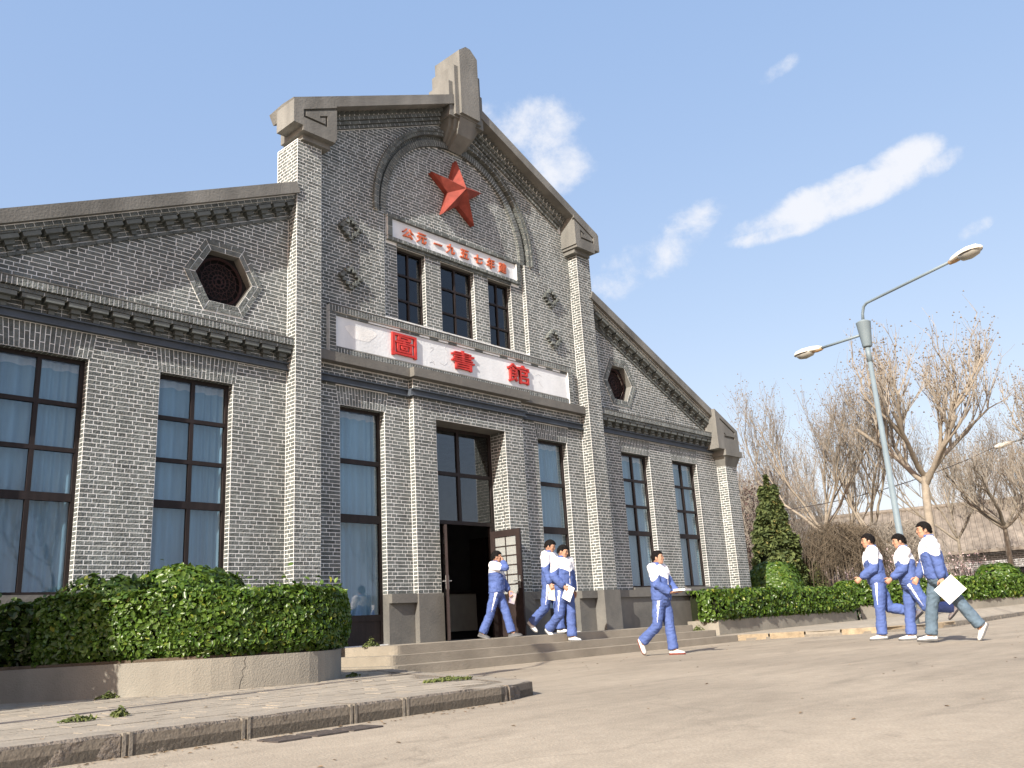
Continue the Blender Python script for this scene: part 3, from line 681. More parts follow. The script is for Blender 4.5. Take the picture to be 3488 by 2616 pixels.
# ---- finial at the apex
b = MB()
def slab(hw, y0, y1, z0, zt, pk):
    b.prism([(-hw, z0), (hw, z0), (hw, zt), (hw*.25, zt+pk), (-hw*.25, zt+pk), (-hw, zt)], y0, y1)
slab(.272, -.53, .25, 11.16, 12.70, .17); slab(.385, -.465, .24, 11.12, 12.31, .02); slab(.50, -.40, .23, 11.08, 11.91, .02)
for (hw, y0, z0, yb) in ((.25, -.47, 10.78, -.30), (.36, -.405, 10.86, -.26), (.475, -.345, 10.92, -.22)):
    zt = 11.17
    vs = [(-hw, y0, zt), (hw, y0, zt), (hw, 0.02, zt), (-hw, .02, zt), (-hw*.82, yb, z0), (hw*.82, yb, z0), (hw*.7, .02, z0-.24), (-hw*.7, .02, z0-.24)]
    b.add(vs, [(3, 2, 1, 0), (0, 1, 5, 4), (1, 2, 6, 5), (2, 3, 7, 6), (3, 0, 4, 7), (4, 5, 6, 7)])
b.obj('finial', 'cement', LIB)
# ---- star
m = MB(); P = []
for i in range(10):
    t = math.pi/2+i*math.pi/5; r = .77 if i % 2 == 0 else .30; P.append((r*math.cos(t), 9.56+r*math.sin(t)))
vs = [(0, -.29, 9.56)]+[(x, -.02, z) for x, z in P]+[(x, .11, z) for x, z in P]
m.add(vs, [(0, 1+(i+1) % 10, 1+i) for i in range(10)][::1]+[(1+i, 1+(i+1) % 10, 11+(i+1) % 10, 11+i) for i in range(10)])
st = m.obj('star', 'star', LIB); st['label'] = 'red five pointed star in relief'
# ---- joined trim backing
TRIM.obj('cornice_backing', ['mortar', 'brick_smooth'], LIB)
# ---- characters
def glyph(ch, w, h, cx, cz, y, m, parent, name, off=.012, ext=.02, slant=0):
    cu = bpy.data.curves.new(name, 'FONT'); cu.body = ch; cu.size = 1; cu.extrude = ext; cu.bevel_depth = .004; cu.offset = off; cu.resolution_u = 3; cu.align_x = 'CENTER'
    ob = bpy.data.objects.new(name, cu); COL.objects.link(ob)
    dg = bpy.context.evaluated_depsgraph_get(); me = bpy.data.meshes.new_from_object(ob.evaluated_get(dg)); bpy.data.objects.remove(ob)
    n = len(me.vertices); co = np.empty(n*3, np.float32); me.vertices.foreach_get('co', co); co = co.reshape(-1, 3)
    mn, mxx = co.min(0), co.max(0); c0 = (mn+mxx)/2; sc = np.array([w/(mxx[0]-mn[0]), h/max(mxx[1]-mn[1], .02*h), 1])
    if mxx[1]-mn[1] < .25: sc[1] = sc[0]
    q = (co-c0)*sc; wob = np.array([[noise.noise(Vector((p[0]*14/w*.3, p[1]*14/h*.3, hash(ch) % 97))), noise.noise(Vector((p[0]*14/w*.3+9, p[1]*14/h*.3, hash(ch) % 89)))] for p in q])
    q[:, :2] += wob*w*.028; q[:, 0] += q[:, 1]*slant
    res = np.stack([cx+q[:, 0], y-q[:, 2], cz+q[:, 1]], 1).astype(np.float32); me.vertices.foreach_set('co', res.ravel()); me.materials.clear(); me.materials.append(MT[m]); me.name = name; me.update()
    return link(name, me, parent)
for ch, cx, cz, w_, h_ in (('圖', -1.63, 5.79, .60, .44), ('書', -.10, 5.78, .62, .40), ('館', 1.54, 5.79, .68, .42)):
    glyph(ch, w_, h_, cx, cz, -.055, 'red', SIGN, 'character', off=.006, ext=.022)
for ch, cx, w_, h_ in (('公', -1.36, .30, .20), ('元', -1.0, .26, .22), ('一', -.56, .22, .08), ('九', -.20, .24, .22), ('五', .20, .25, .20), ('七', .61, .26, .20), ('年', .99, .24, .25), ('建', 1.36, .24, .24)):
    glyph(ch, w_, h_, cx, 8.225, .062, 'redbrown', DATE, 'character', off=.014, ext=.016, slant=.12)
# faint scrawls and a repaired patch on the white board
MB().prism([(-2.62+.32*math.cos(t)*(1+.25*math.sin(3*t)), 5.83+.16*math.sin(t)*(1+.2*math.cos(2*t))) for t in np.linspace(0, 2*math.pi, 17)[:-1]], -.0375, -.034).obj('plaster_patch', 'mortar', SIGN)

# scrawled marks on the board
sc_ = MB(); g_ = random.Random(5)
for (cx, cz, n) in ((-1.0, 5.74, 3), (-.62, 5.74, 2), (2.25, 5.78, 2)):
    for k in range(n):
        x, z = cx+g_.uniform(-.14, .14), cz+g_.uniform(-.12, .12); pts = [(x, -.0365, z)]
        for q in range(4): x += g_.uniform(-.09, .09); z += g_.uniform(-.06, .06); pts.append((x, -.0365, z))
        sc_.tube(pts, .0028, 4)
MT['scrawl'] = mat('faint_scrawl', (.52, .53, .54), .9, .1)
sc_.obj('scrawl', 'scrawl', SIGN)['kind'] = 'stuff'
# ---- windows
def pane_mesh(x0, x1, z0, z1, y, parent, m='glass'):
    return MB().box(x0, x1, y, y+.004, z0, z1).obj('pane', m, parent)
def window(x0, x1, z0, z1, y, cols, bars, glass='glass', curtain=True, fw=.055, bw=.028, label=None, panel=None):
    """bars: list of (z, half thickness)"""
    b = MB(); D = .06
    b.box(x0, x0+fw, y, y+D, z0, z1); b.box(x1-fw, x1, y, y+D, z0, z1); b.box(x0+fw, x1-fw, y, y+D, z1-fw, z1); b.box(x0+fw, x1-fw, y, y+D, z0, z0+fw)
    zs = [z0+fw]; xs = [x0+fw]
    for z, h in bars: b.box(x0+fw, x1-fw, y-.004, y+D-.002, z-h, z+h)
    for i in range(1, cols):
        xc = x0+(x1-x0)*i/cols; b.box(xc-bw, xc+bw, y-.002, y+D-.004, z0+fw, z1-fw)
    if panel: b.box(x0+fw, x1-fw, y+.015, y+.045, z0+fw, panel)
    o = b.obj('window', 'wood', LIB)
    edges = [z0+fw]+[q for z, h in bars for q in (z-h, z+h)]+[z1-fw]
    for r in range(0, len(edges), 2):
        if panel and edges[r+1] <= panel+.06: continue
        lo = max(edges[r], panel or 0)
        for i in range(cols):
            xa = x0+(x1-x0)*i/cols+(fw if i == 0 else bw); xb = x0+(x1-x0)*(i+1)/cols-(fw if i == cols-1 else bw)
            pane_mesh(xa, xb, lo, edges[r+1], y+.028, o, glass)
    if curtain:
        nx = 90; yb = y+.13; rows = [z0+.02, z0+(z1-z0)*.4, z1-.16, z1-.155, z1-.05]
        vs = []; ph = random.uniform(0, 9)
        for k, z in enumerate(rows):
            for i in range(nx+1):
                t = i/nx; x = x0+t*(x1-x0)
                amp = .022*(1-.35*k/4)
                vs.append((x, yb+amp*math.sin(t*46*(x1-x0)+ph+2.2*math.sin(t*7+ph))+.012*math.sin(t*17+ph), z+(.012*math.sin(t*30+ph) if k in (2, 3) else 0)))
        fs = [(r*(nx+1)+i, r*(nx+1)+i+1, (r+1)*(nx+1)+i+1, (r+1)*(nx+1)+i) for r in range(4) for i in range(nx)]
        q = MB(); q.add(vs, fs); q.m = [0]*(nx*3)+[1]*nx
        q.obj('curtain', ['curtain', 'curtain_white'], o, smooth=True)
    return o
for s in (-1, 1):
    for k in ('W1', 'W2'):
        a, c_, z0, z1 = WIN[k]; a, c_ = sorted((s*a, s*c_))
        MB().box(a+.001, c_-.001, -.055, .18, 1.2435, 1.30).obj('sill', 'plinth', LIB)
        window(a, c_, z0, z1, .125, 2, [(2.57, .055), (3.21, .03), (3.84, .03)])
    a, c_ = sorted((s*W3[0], s*W3[1]))
    window(a, c_, W3[2], W3[3], .13, 1, [(.86, .05), (2.52, .07), (3.51, .04)], panel=.82)
for a, c_ in UPW: window(a, c_, UZ[0], UZ[1], .20, 2, [(6.83, .02), (7.36, .02)], 'glass_dark', False, .04, .018)
for a, c_ in UPW: MB().box(a+.001, c_-.001, .101, .25, UZ[1]-.006, UZ[1]+.002).obj('soffit', 'plinth', LIB)  # dark slabs under the heads, soffit shade put into their colour
MB().box(-.949, .949, -.119, .36, 4.444, 4.452).obj('soffit', 'plinth', LIB)  # door head: same dark slab colour in place of shade
# ---- doorway: transom light, jambs and two open leaves
window(-.95, .95, 2.55, 4.45, .30, 2, [(3.53, .035)], 'glass', False, .07, .035)
b = MB(); b.box(-.95, -.80, .30, .38, .40, 2.549); b.box(.82, .95, .30, .38, .40, 2.549); b.obj('door_frame', 'wood', LIB)
def leaf(hx, hy, ex, ey, name):
    Wd = math.hypot(ex-hx, ey-hy); H = 2.02; b = MB(); T = .022
    def bx(u0, u1, z0, z1, t=T): b.box(u0, u1, -t, t, z0, z1)
    bx(0, .11, 0, H); bx(Wd-.11, Wd, 0, H); bx(.11, Wd-.11, H-.13, H); bx(.11, Wd-.11, 0, .78, T-.004)
    gx = [.11, .11+(Wd-.22)/2, Wd-.11]; gz = [.78+(H-.13-.78)*i/6 for i in range(7)]
    for z in gz[1:-1]: bx(.11, Wd-.11, z-.011, z+.011, .012)
    bx(gx[1]-.011, gx[1]+.011, .78, H-.13, .013)
    o = b.obj('door', 'redwood', LIB); o.location = (hx, hy, .415); o.rotation_euler = (0, 0, math.atan2(ey-hy, ex-hx))
    for i in range(2):
        for k in range(6): MB().box(gx[i]+.001, gx[i+1]-.001, -.003, .003, gz[k]+.011, gz[k+1]-.011).obj('pane', 'frosted', o)
    h = MB(); h.box(Wd-.075, Wd-.035, -.03, .03, .88, 1.12); h.tube([(Wd-.055, -.075, 1.02), (Wd-.055, .075, 1.02)], .009, 8); h.tube([(Wd-.055, -.07, 1.02), (Wd-.17, -.07, 1.02)], .010, 8); h.tube([(Wd-.055, .07, 1.02), (Wd-.17, .07, 1.02)], .010, 8)
    h.obj('handle', 'metal', o); return o
leaf(-.52, .27, -1.02, -.36, 'l'); leaf(.78, .27, .86, -.46, 'r')
# ---- shell behind the front: floor, side and back walls, roofs
b = MB(); b.box(-10.1, 10.1, .35, 16, .30, .40); b.obj('floor', 'interior', LIB)
b = MB(); b.box(-10.1, -9.75, .36, 16, -.05, 5.3); b.box(9.75, 10.1, .36, 16, -.05, 5.3); b.box(-10.1, 10.1, 16, 16.3, -.05, 5.3); b.obj('wall', 'mortar', LIB)
b = MB()
for s in (-1, 1):
    b.prism([(s*3.8, rake_w(3.8)-.32), (s*10.4, rake_w(10.4)-.32), (s*10.4, rake_w(10.4)-.22), (s*3.8, rake_w(3.8)-.22)], .3, 16.5)
b.box(-3.81, 3.81, .351, 16.5, 7.98, 8.10)
b.obj('roof', 'rooftile', LIB)
# dark lobby with a counter and a reddish cupboard
b = MB(); b.box(-3.6, 3.6, 5.4, 5.5, .4, 4.6); b.box(-3.65, -3.55, .36, 5.4, .4, 4.6); b.box(3.55, 3.65, .36, 5.4, .4, 4.6); b.box(-3.6, 3.6, .352, 5.4, 4.6, 4.7); b.obj('lobby_wall', 'interior', LIB)
t = thing('reception_counter', 'pale counter standing inside the dark doorway', 'counter', (1.3, 2.3, .4))
MB().box(-.80, 1.0, 0, .6, .16, .95).obj('front_panel', 'counter', t); MB().box(-.85, 1.05, -.04, .65, .951, 1.0).obj('top', 'redwood', t); MB().box(-.78, .98, .04, .55, 0, .16).obj('base', 'void', t)
t = thing('cupboard', 'tall reddish brown cupboard beside the counter in the doorway', 'cupboard', (3.0, 2.2, .4))
MB().box(-.45, .45, 0, .5, .08, 2.2).obj('carcass', 'redwood', t); MB().box(-.43, -.01, -.02, 0, .1, 2.15).obj('door', 'redwood', t); MB().box(.01, .43, -.02, 0, .1, 2.15).obj('door', 'redwood', t); MB().box(-.4, .4, .05, .45, 0, .08).obj('base', 'void', t)

# ---- emit bricks: the 300 that show largest as objects, the rest as one mesh
def screen(p):
    d = p-CAM; zc = d.dot(fwd); return (d.dot(rgt)/zc*FPX, d.dot(upv)/zc*FPX, zc)
cand = []
for i, (fv, bv, kind, fr, (cu_, cw_, d0)) in enumerate(BR):
    if kind and fr.N.y < -.5:
        p = fr.p(cu_, cw_, d0); x, y, zc = screen(p)
        if abs(x) < 1700 and abs(y) < 1270 and p.z > 1.75: cand.append(((.24 if kind == 'S' else .115)/zc**2*abs(fr.N.dot((CAM-p).normalized())), i))
cand.sort(reverse=True); chosen = {i for _, i in cand[:300]}
protos = {}
for kind, L in (('S', .24), ('H', .115)):
    for v in range(3):
        h, g = L/2-.0048, ZC/2-.0048; jj = lambda: random.uniform(-.0015, .0015)
        q = [(-h+jj(), -g+jj()), (h+jj(), -g+jj()), (h+jj(), g+jj()), (-h+jj(), g+jj())]
        b = MB().prism(q, -.0007-random.uniform(0, .0005), .004); me = bpy.data.meshes.new('brick'); me.from_pydata(b.v, [], b.f); me.materials.append(MT['brick']); protos[kind, v] = me
V_, F_ = [], []
for i, (fv, bv, kind, fr, (cu_, cw_, d0)) in enumerate(BR):
    if i in chosen:
        p = fr.p(cu_, cw_, random.uniform(0, .0004)); link('brick', protos[kind, random.randrange(3)], LIB, p); continue
    o = len(V_); k = len(fv); V_ += [tuple(p) for p in fv]+[tuple(p) for p in bv]
    F_.append(tuple(range(o, o+k))); F_ += [(o+(j+1) % k, o+j, o+k+j, o+k+(j+1) % k) for j in range(k)]
me = bpy.data.meshes.new('brickwork'); me.from_pydata(V_, [], F_); me.materials.append(MT['brick']); me.update()
bm = bmesh.new(); bm.from_mesh(me); bmesh.ops.recalc_face_normals(bm, faces=bm.faces); bm.to_mesh(me); bm.free()
o = link('brickwork', me, LIB); o['kind'] = 'stuff'
print('bricks', len(BR), 'tris~', len(F_)*2)
# ------------------------------------------------------------------ ground, road, pavement, kerbs
def sheet(name, poly, z, m, parent=None):
    b = MB(); tri = tessellate_polygon([[Vector((p[0], p[1], 0)) for p in poly]]); vs = [(p[0], p[1], p[2] if len(p) > 2 else z) for p in poly]; fs = []
    for t in tri:
        a = sum(poly[t[i]][0]*poly[t[(i+1) % 3]][1]-poly[t[(i+1) % 3]][0]*poly[t[i]][1] for i in range(3)); fs.append(tuple(t) if a > 0 else tuple(t)[::-1])
    b.add(vs, fs); return b.obj(name, m, parent)
structure(sheet('ground', [(-400, -400), (900, -400), (900, 900), (-400, 900)], -.03, 'ground'))
structure(sheet('road', [(-60, -40), (90, -40), (90, -.5), (16, -2.2), (7.2, -.9), (-3.3, -.9), (-6, -3), (-60, -3)], 0, 'road'))
# left pavement
KL = [(-30, -6.96), (-6.62, -6.98), (-6.05, -6.80), (-5.82, -6.45), (-5.35, -5.4), (-4.75, -3.9), (-3.75, -2.04)]
PAVE = structure(MB().prism(KL+[(-3.75, .0), (-30, .0)], -.02, .112, ax='z').obj('pavement', 'pavebed'))
KERB = structure(MB().prism(KL+[(-4.0, -1.9), (-5.1, -4.0), (-5.6, -5.2), (-6.0, -6.2), (-6.2, -6.55), (-6.65, -6.72), (-30, -6.70)], -.03, .06, ax='z').obj('kerb', 'joint'))
def kerb_stone(parent, x0, x1, y0, y1, h, m, top='kerbtop', k=0, name='kerb_stone'):
    L = x1-x0; n = max(3, int(L/.11)); b = MB(); ch = .018
    prof = [(0.0, -.02), (0.0, h-ch), (ch, h), (y1-y0, h), (y1-y0, -.02)]
    vs = []; fs = []
    for i in range(n+1):
        for (dy, z) in prof:
            j = .006 if dy < ch+.001 else 0
            vs.append((x0+L*i/n, y0+dy+random.uniform(-j, j), z+random.uniform(-j, j)*.6))
    for i in range(n):
        for q in range(4): fs.append((i*5+q, i*5+5+q, i*5+6+q, i*5+1+q))
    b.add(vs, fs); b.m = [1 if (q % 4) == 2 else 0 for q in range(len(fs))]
    b.add([vs[i] for i in range(5)], [(0, 1, 2, 3, 4)]); b.add([vs[-5+i] for i in range(5)], [(4, 3, 2, 1, 0)])
    return b
cuts = [-12.6, -11.8, -11.05, -10.32, -9.61, -8.88, -8.07, -7.61, -6.87, -6.62]
for i in range(len(cuts)-1):
    if cuts[i+1]-cuts[i] < .3: continue
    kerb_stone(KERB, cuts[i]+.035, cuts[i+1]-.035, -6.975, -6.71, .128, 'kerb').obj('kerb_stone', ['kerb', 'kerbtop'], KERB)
    for dx in (-.026, .012):
        MB().box(cuts[i]+dx, cuts[i]+dx+.02, -6.983, -6.72, -.02, .126).obj('mortar_joint', 'joint', KERB)
def arc_stones(path, h, wd, parent, mats, gap=.02, z0=0.0):
    for i in range(len(path)-1):
        a, c_ = Vector((*path[i][:2], 0)), Vector((*path[i+1][:2], 0)); t = (c_-a); L = t.length; t.normalize(); nrm = Vector((-t.y, t.x, 0))
        b = kerb_stone(parent, gap, L-gap, 0, wd, h, mats[0])
        zb = path[i][2] if len(path[i]) > 2 else z0
        b.v = [tuple(a+t*v[0]+nrm*v[1]+Vector((0, 0, v[2]+zb))) for v in b.v]
        b.obj('kerb_stone', mats[i % len(mats)] if isinstance(mats[0], (list, tuple)) else mats, parent)
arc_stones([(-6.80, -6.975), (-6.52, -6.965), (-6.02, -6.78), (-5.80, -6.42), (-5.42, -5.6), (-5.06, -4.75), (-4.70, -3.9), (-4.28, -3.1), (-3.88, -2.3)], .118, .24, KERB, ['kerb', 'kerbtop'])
# pavers of the left pavement
pv = [MB().prism([(-.148+random.uniform(-.003, .003), -.098), (.148, -.098), (.148, .098+random.uniform(-.003, .003)), (-.148, .098)], -.01, .0, ax='z') for _ in range(3)]
pm = []
for q in pv:
    me = bpy.data.meshes.new('paver'); me.from_pydata(q.v, [], q.f); me.materials.append(MT['pave']); pm.append(me)
def inpoly(x, y, P):
    r = False
    for i in range(len(P)):
        x1, y1 = P[i][:2]; x2, y2 = P[i-1][:2]
        if (y1 > y) != (y2 > y) and x < (x2-x1)*(y-y1)/(y2-y1)+x1: r = not r
    return r
PIN = [(-13, -6.71), (-6.65, -6.72), (-6.2, -6.55), (-5.95, -6.15), (-5.55, -5.2), (-5.05, -4.1), (-4.0, -2.1), (-4.3, -2.0), (-13, -2.0)]
SP = []
for r in range(24):
    for k in range(32):
        x = -12.9+k*.303+(.15 if r % 2 else 0); y = -6.605+r*.203
        if all(inpoly(x+dx, y+dy, PIN) for dx in (-.15, .15) for dy in (-.1, .1)): SP.append((x, y))
SP.sort(key=lambda p: (p[0]-CAM.x)**2+(p[1]-CAM.y)**2+(40 if not -10.2 < p[0] else 0))
stuffp = MB()
for i, (x, y) in enumerate(SP):
    z = .1215+random.uniform(-.0025, .0025)
    if i < 300: link('paver', pm[i % 3], PAVE, (x, y, z), (random.uniform(-.006, .006), random.uniform(-.006, .006), random.uniform(-.006, .006)))
    else: stuffp.box(x-.149, x+.149, y-.099, y+.099, z-.01, z)
if stuffp.v: stuffp.obj('pavers', 'pave', PAVE)['kind'] = 'stuff'
# right pavement, rising gently to the planters, with sandstone then grey kerb stones
KR = [(6.35, -1.75), (7.0, -2.35), (7.5, -3.2), (8.4, -4.35), (9.4, -4.78), (10.8, -4.95), (13, -4.78), (15.7, -4.45), (22, -3.75), (40, -1.7), (80, 2.9)]
structure(sheet('pavement', [(x, y, .112) for x, y in KR]+[(80, 9, .6), (34, -2.7, .40), (26.8, -3.2, .37), (20.6, -1.9, .27), (17.7, -1.3, .23), (16.3, -.65, .20), (15.3, -.85, .16), (7.1, -.85, .13), (6.35, -.85, .112)], .112, 'pave'))
KERB2 = structure(MB().prism(KR+[(80, 3.1), (40, -1.5), (22, -3.55), (15.7, -4.25), (10.8, -4.75), (8.5, -4.15), (7.6, -3.1), (7.1, -2.2), (6.45, -1.6)], -.03, .05, ax='z').obj('kerb', 'joint'))
def resample(P, L):
    outp = [Vector((*P[0], 0))]; acc_ = 0
    for i in range(len(P)-1):
        a, c_ = Vector((*P[i], 0)), Vector((*P[i+1], 0)); seg = (c_-a).length; t = L-acc_
        while t <= seg: outp.append(a+(c_-a)*(t/seg)); t += L
        acc_ = seg-(t-L)
    return outp
kr = resample(KR, .78)[:52]
arc_stones([tuple(p) for p in kr[:9]], .125, .2, KERB2, [['kerb_y', 'kerb_y'], ['kerb_y', 'kerb_y'], ['kerbtop', 'kerbtop']])
arc_stones([tuple(p) for p in kr[8:]], .125, .2, KERB2, ['kerbtop', 'kerbtop'])
# ------------------------------------------------------------------ entrance steps
ST = thing('entrance_steps', 'three worn concrete steps up to the library doorway', 'steps', (1, -1.2, 0))
def rstep(x0, x1, yf, yb, z0, z1, r=.12, m='steps'):
    P = [(x0, yb), (x0, yf+r)]+[(x0+r-r*math.cos(t), yf+r-r*math.sin(t)) for t in np.linspace(0, math.pi/2, 5)]+[(x1-r+r*math.sin(t), yf+r-r*math.cos(t)) for t in np.linspace(0, math.pi/2, 5)]+[(x1, yb)]
    b = MB(); b.prism(P, z0, z1, ax='z'); b.v = [(x-1, y+1.2, z) for x, y, z in b.v]; return b.obj('step', m, ST)
rstep(-3.12, 5.30, -1.396, .05, -.02, .405); rstep(-3.47, 5.70, -1.717, -.15, -.02, .270); rstep(-3.70, 6.05, -2.036, -.6, -.02, .135)
# ------------------------------------------------------------------ planters and hedges
def smoothpoly(P, n=4):
    out_ = []; k = len(P)
    for i in range(k-1):
        p0, p1, p2, p3 = [Vector((*P[max(0, min(k-1, i+d))], 0)) for d in (-1, 0, 1, 2)]
        for q in range(n):
            t = q/n; out_.append(tuple((.5*((2*p1)+(-p0+p2)*t+(2*p0-5*p1+4*p2-p3)*t*t+(-p0+3*p1-3*p2+p3)*t**3)).xy))
    return out_+[tuple(P[-1])]
def planter(frontline, back, z0, z1, label, wall=.12):
    t = thing('planter', label, 'planter', (frontline[0][0], frontline[0][1], z0), 'rendered planters along the library front')
    P = frontline+back; b = MB(); b.prism(P, 0, z1-z0, ax='z'); b.v = [(x-t.location.x, y-t.location.y, z) for x, y, z in b.v]
    b.obj('wall', 'planter', t)
    cx = sum(p[0] for p in P)/len(P); cyy = sum(p[1] for p in P)/len(P)
    Q = [(x+(cx-x)*.06, y+(cyy-y)*.10) for x, y in P]
    b = MB(); b.prism(Q, z1-z0-.02, z1-z0+.03, ax='z'); b.v = [(x-t.location.x, y-t.location.y, z) for x, y, z in b.v]; b.obj('soil', 'soil', t)
    return t
FL = smoothpoly([(-10.6, -1.0), (-9.6, -1.35), (-8.7, -2.02), (-7.85, -3.05), (-7.25, -3.55), (-6.5, -3.75), (-6.0, -3.72), (-5.5, -3.30), (-5.15, -2.85)])
planter(FL, [(-4.75, -1.8), (-4.5, -.4), (-10.6, -.4)], .10, .44, 'bow fronted cracked planter under the hedge beside the steps')
FRr = [(7.0, -.72)]+[(x, -.92+.10*math.sin((x-7)/8.3*math.pi)*-.4) for x in np.linspace(7.12, 15.2, 14)]+[(15.35, -.75)]
planter(FRr, [(15.35, -.15), (7.0, -.15)], .09, .47, 'straight pale planter at the library corner beyond the steps')
H2 = [tuple(polar(a_, d_).xy) for a_, d_ in ((67.8, 30.4), (70, 31.5), (72.6, 34), (77, 39.5), (84, 50))]
planter(H2, [tuple(polar(a_, d_+1.3).xy) for a_, d_ in ((84, 50), (77, 39.5), (72.6, 34), (70, 31.5), (67.8, 30.4))], .15, .62, 'long low planter running on past the leafless trees')
# dark crack in the planter render
crk = MB(); cpts = [(-6.93, .435), (-6.95, .39), (-6.93, .34), (-6.97, .30), (-6.955, .25), (-6.98, .20), (-6.99, .125)]
def front_y(x):
    for i in range(len(FL)-1):
        if FL[i][0] <= x <= FL[i+1][0]: t = (x-FL[i][0])/(FL[i+1][0]-FL[i][0]); return FL[i][1]+(FL[i+1][1]-FL[i][1])*t
    return -3.6
pl0 = [o for o in COL.objects if o.name == 'planter'][0]
crk.tube([(x-pl0.location.x, front_y(x)-.001-pl0.location.y, z-pl0.location.z) for x, z in cpts], .0022, 4); crk.obj('crack', 'void', pl0)

def leaves(P, Nn, size, m, name, parent, lenw=1.7, spread=.75, seed=1, curl=.25):
    """leaf blades (two folded quads) at points P facing roughly Nn"""
    g = np.random.default_rng(seed); n = len(P); P = np.asarray(P); Nn = np.asarray(Nn)
    d = Nn+g.normal(0, spread, (n, 3)); d[:, 2] += .25; d /= np.linalg.norm(d, axis=1)[:, None]
    r = g.normal(0, 1, (n, 3)); a = np.cross(d, r); a /= np.linalg.norm(a, axis=1)[:, None]; b = np.cross(d, a)
    s = size*g.uniform(.5, 1.4, n)[:, None]
    L, Wd = a*s*lenw*.5, b*s*.5; c_ = d*s*curl
    V = np.stack([P-L, P-L*.25+Wd+c_, P+L*.45+Wd*.85+c_, P+L, P+L*.45-Wd*.85+c_, P-L*.25-Wd+c_, P+L*.1], 1).reshape(-1, 3)
    o = (np.arange(n)*7)[:, None]
    F = np.concatenate([o+np.array([[0, 1, 6]]), o+np.array([[1, 2, 6]]), o+np.array([[2, 3, 6]]), o+np.array([[3, 4, 6]]), o+np.array([[4, 5, 6]]), o+np.array([[5, 0, 6]])])
    return npmesh(name, V, F, m, parent)
def blob_noise(p, f, s): return noise.noise(Vector((p[0]*f+s, p[1]*f, p[2]*f)))
def hedge(frontline, depth, z0, z1, label, dens, size, seed, bulge=.10, group='clipped evergreen hedges', m='leaf', holes=()):
    root = thing('hedge', label, 'hedge', (frontline[0][0], frontline[0][1], z0), group)
    g = np.random.default_rng(seed); F = [Vector((*p, 0)) for p in frontline]
    seg = [(F[i+1]-F[i]).length for i in range(len(F)-1)]; cum = np.cumsum([0]+seg); T = cum[-1]
    def at(s):
        i = min(len(seg)-1, int(np.searchsorted(cum, s, 'right')-1)); t = (s-cum[i])/seg[i]; d = (F[i+1]-F[i]).normalized(); return F[i].lerp(F[i+1], t), Vector((d.y, -d.x, 0)), d
    H = z1-z0; P, Nn = [], []
    nf = int(T*H*dens); nt_ = int(T*depth*dens*.8); ne = int(depth*H*dens)
    for k in range(nf):
        s_ = g.uniform(0, T); h = g.uniform(0, 1); p, n_, d = at(s_)
        q = p+Vector((0, 0, z0+h*H)); nv = .06*blob_noise(q, 2.2, seed)+.03*blob_noise(q, 6, seed)
        ins = .10*max(0, (.18-h)/.18)+.07*max(0, (h-.88)/.12)**2
        gap = blob_noise(q, 3.1, seed+5)
        if gap > .42 and g.uniform() < .55: nv -= .10
        P.append(q+n_*(bulge-ins+nv-g.exponential(.025))); Nn.append(n_+Vector((0, 0, .35 if h > .85 else -.05)))
    for k in range(nt_):
        s_ = g.uniform(0, T); w_ = g.uniform(0, 1); p, n_, d = at(s_); q = p-n_*(depth*w_-bulge*.6)+Vector((0, 0, z1))
        P.append(q+Vector((0, 0, .035*blob_noise(q, 2.3, seed)-g.exponential(.02)+(g.exponential(.035) if g.uniform() < .07 else 0)))); Nn.append(Vector((0, 0, 1)))
    for e, sg in ((0.0, -1), (T, 1)):
        p, n_, d = at(min(e, T-.001))
        for k in range(ne):
            q = p-n_*(depth*g.uniform(-.05, 1))+Vector((0, 0, z0+H*g.uniform(0, 1))); P.append(q+d*sg*(.05+.05*blob_noise(q, 3, seed)-g.exponential(.02))); Nn.append(d*sg)
    loc = root.location
    leaves([p-loc for p in P], Nn, size, m, 'foliage', root, seed=seed)
    # woody core that stops light leaking through
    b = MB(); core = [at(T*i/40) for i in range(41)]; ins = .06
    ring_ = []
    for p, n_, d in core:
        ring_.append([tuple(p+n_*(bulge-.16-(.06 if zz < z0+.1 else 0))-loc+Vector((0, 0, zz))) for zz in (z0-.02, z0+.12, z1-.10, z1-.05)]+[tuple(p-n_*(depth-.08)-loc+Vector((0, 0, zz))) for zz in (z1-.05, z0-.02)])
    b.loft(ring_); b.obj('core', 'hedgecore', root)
    return root
def dome(name, label, c, r, n, size, seed, m='leaf', cat='bush', group='clipped round bushes', flat=1.0, lump=.06):
    root = thing(name, label, cat, c, group); g = np.random.default_rng(seed)
    d = g.normal(0, 1, (n, 3)); d[:, 2] = np.abs(d[:, 2])*1.0-.25*(g.uniform(0, 1, n) < .35)*np.abs(d[:, 2]); d /= np.linalg.norm(d, axis=1)[:, None]
    q = [Vector([math.copysign(abs(t_)**.78, t_) for t_ in v]) for v in d]; P = []
    for v in q:
        k = 1+lump*blob_noise(v, 3.0, seed)+.5*lump*blob_noise(v, 8, seed)-abs(g.normal(0, .03)); P.append((v.x*r[0]*k, v.y*r[1]*k, max(.0, v.z*r[2]*k)))
    leaves(P, d, size, m, 'foliage', root, seed=seed)
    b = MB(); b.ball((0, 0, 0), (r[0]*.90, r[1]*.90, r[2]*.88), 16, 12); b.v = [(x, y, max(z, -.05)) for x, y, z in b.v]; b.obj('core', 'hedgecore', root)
    b = MB(); b.tube([(0, 0, -.3), (0, 0, r[2]*.5)], [.05, .03], 6); b.obj('stem', 'twig', root)
    return root
hl = [p for p in FL if -8.55 < p[0]]; hl = [(x+.05, y+.03) for x, y in hl]
hedge(hl, 1.0, .46, 1.12, 'broad leaved hedge spilling over the bow fronted planter', 3000, .037, 11, bulge=.06)
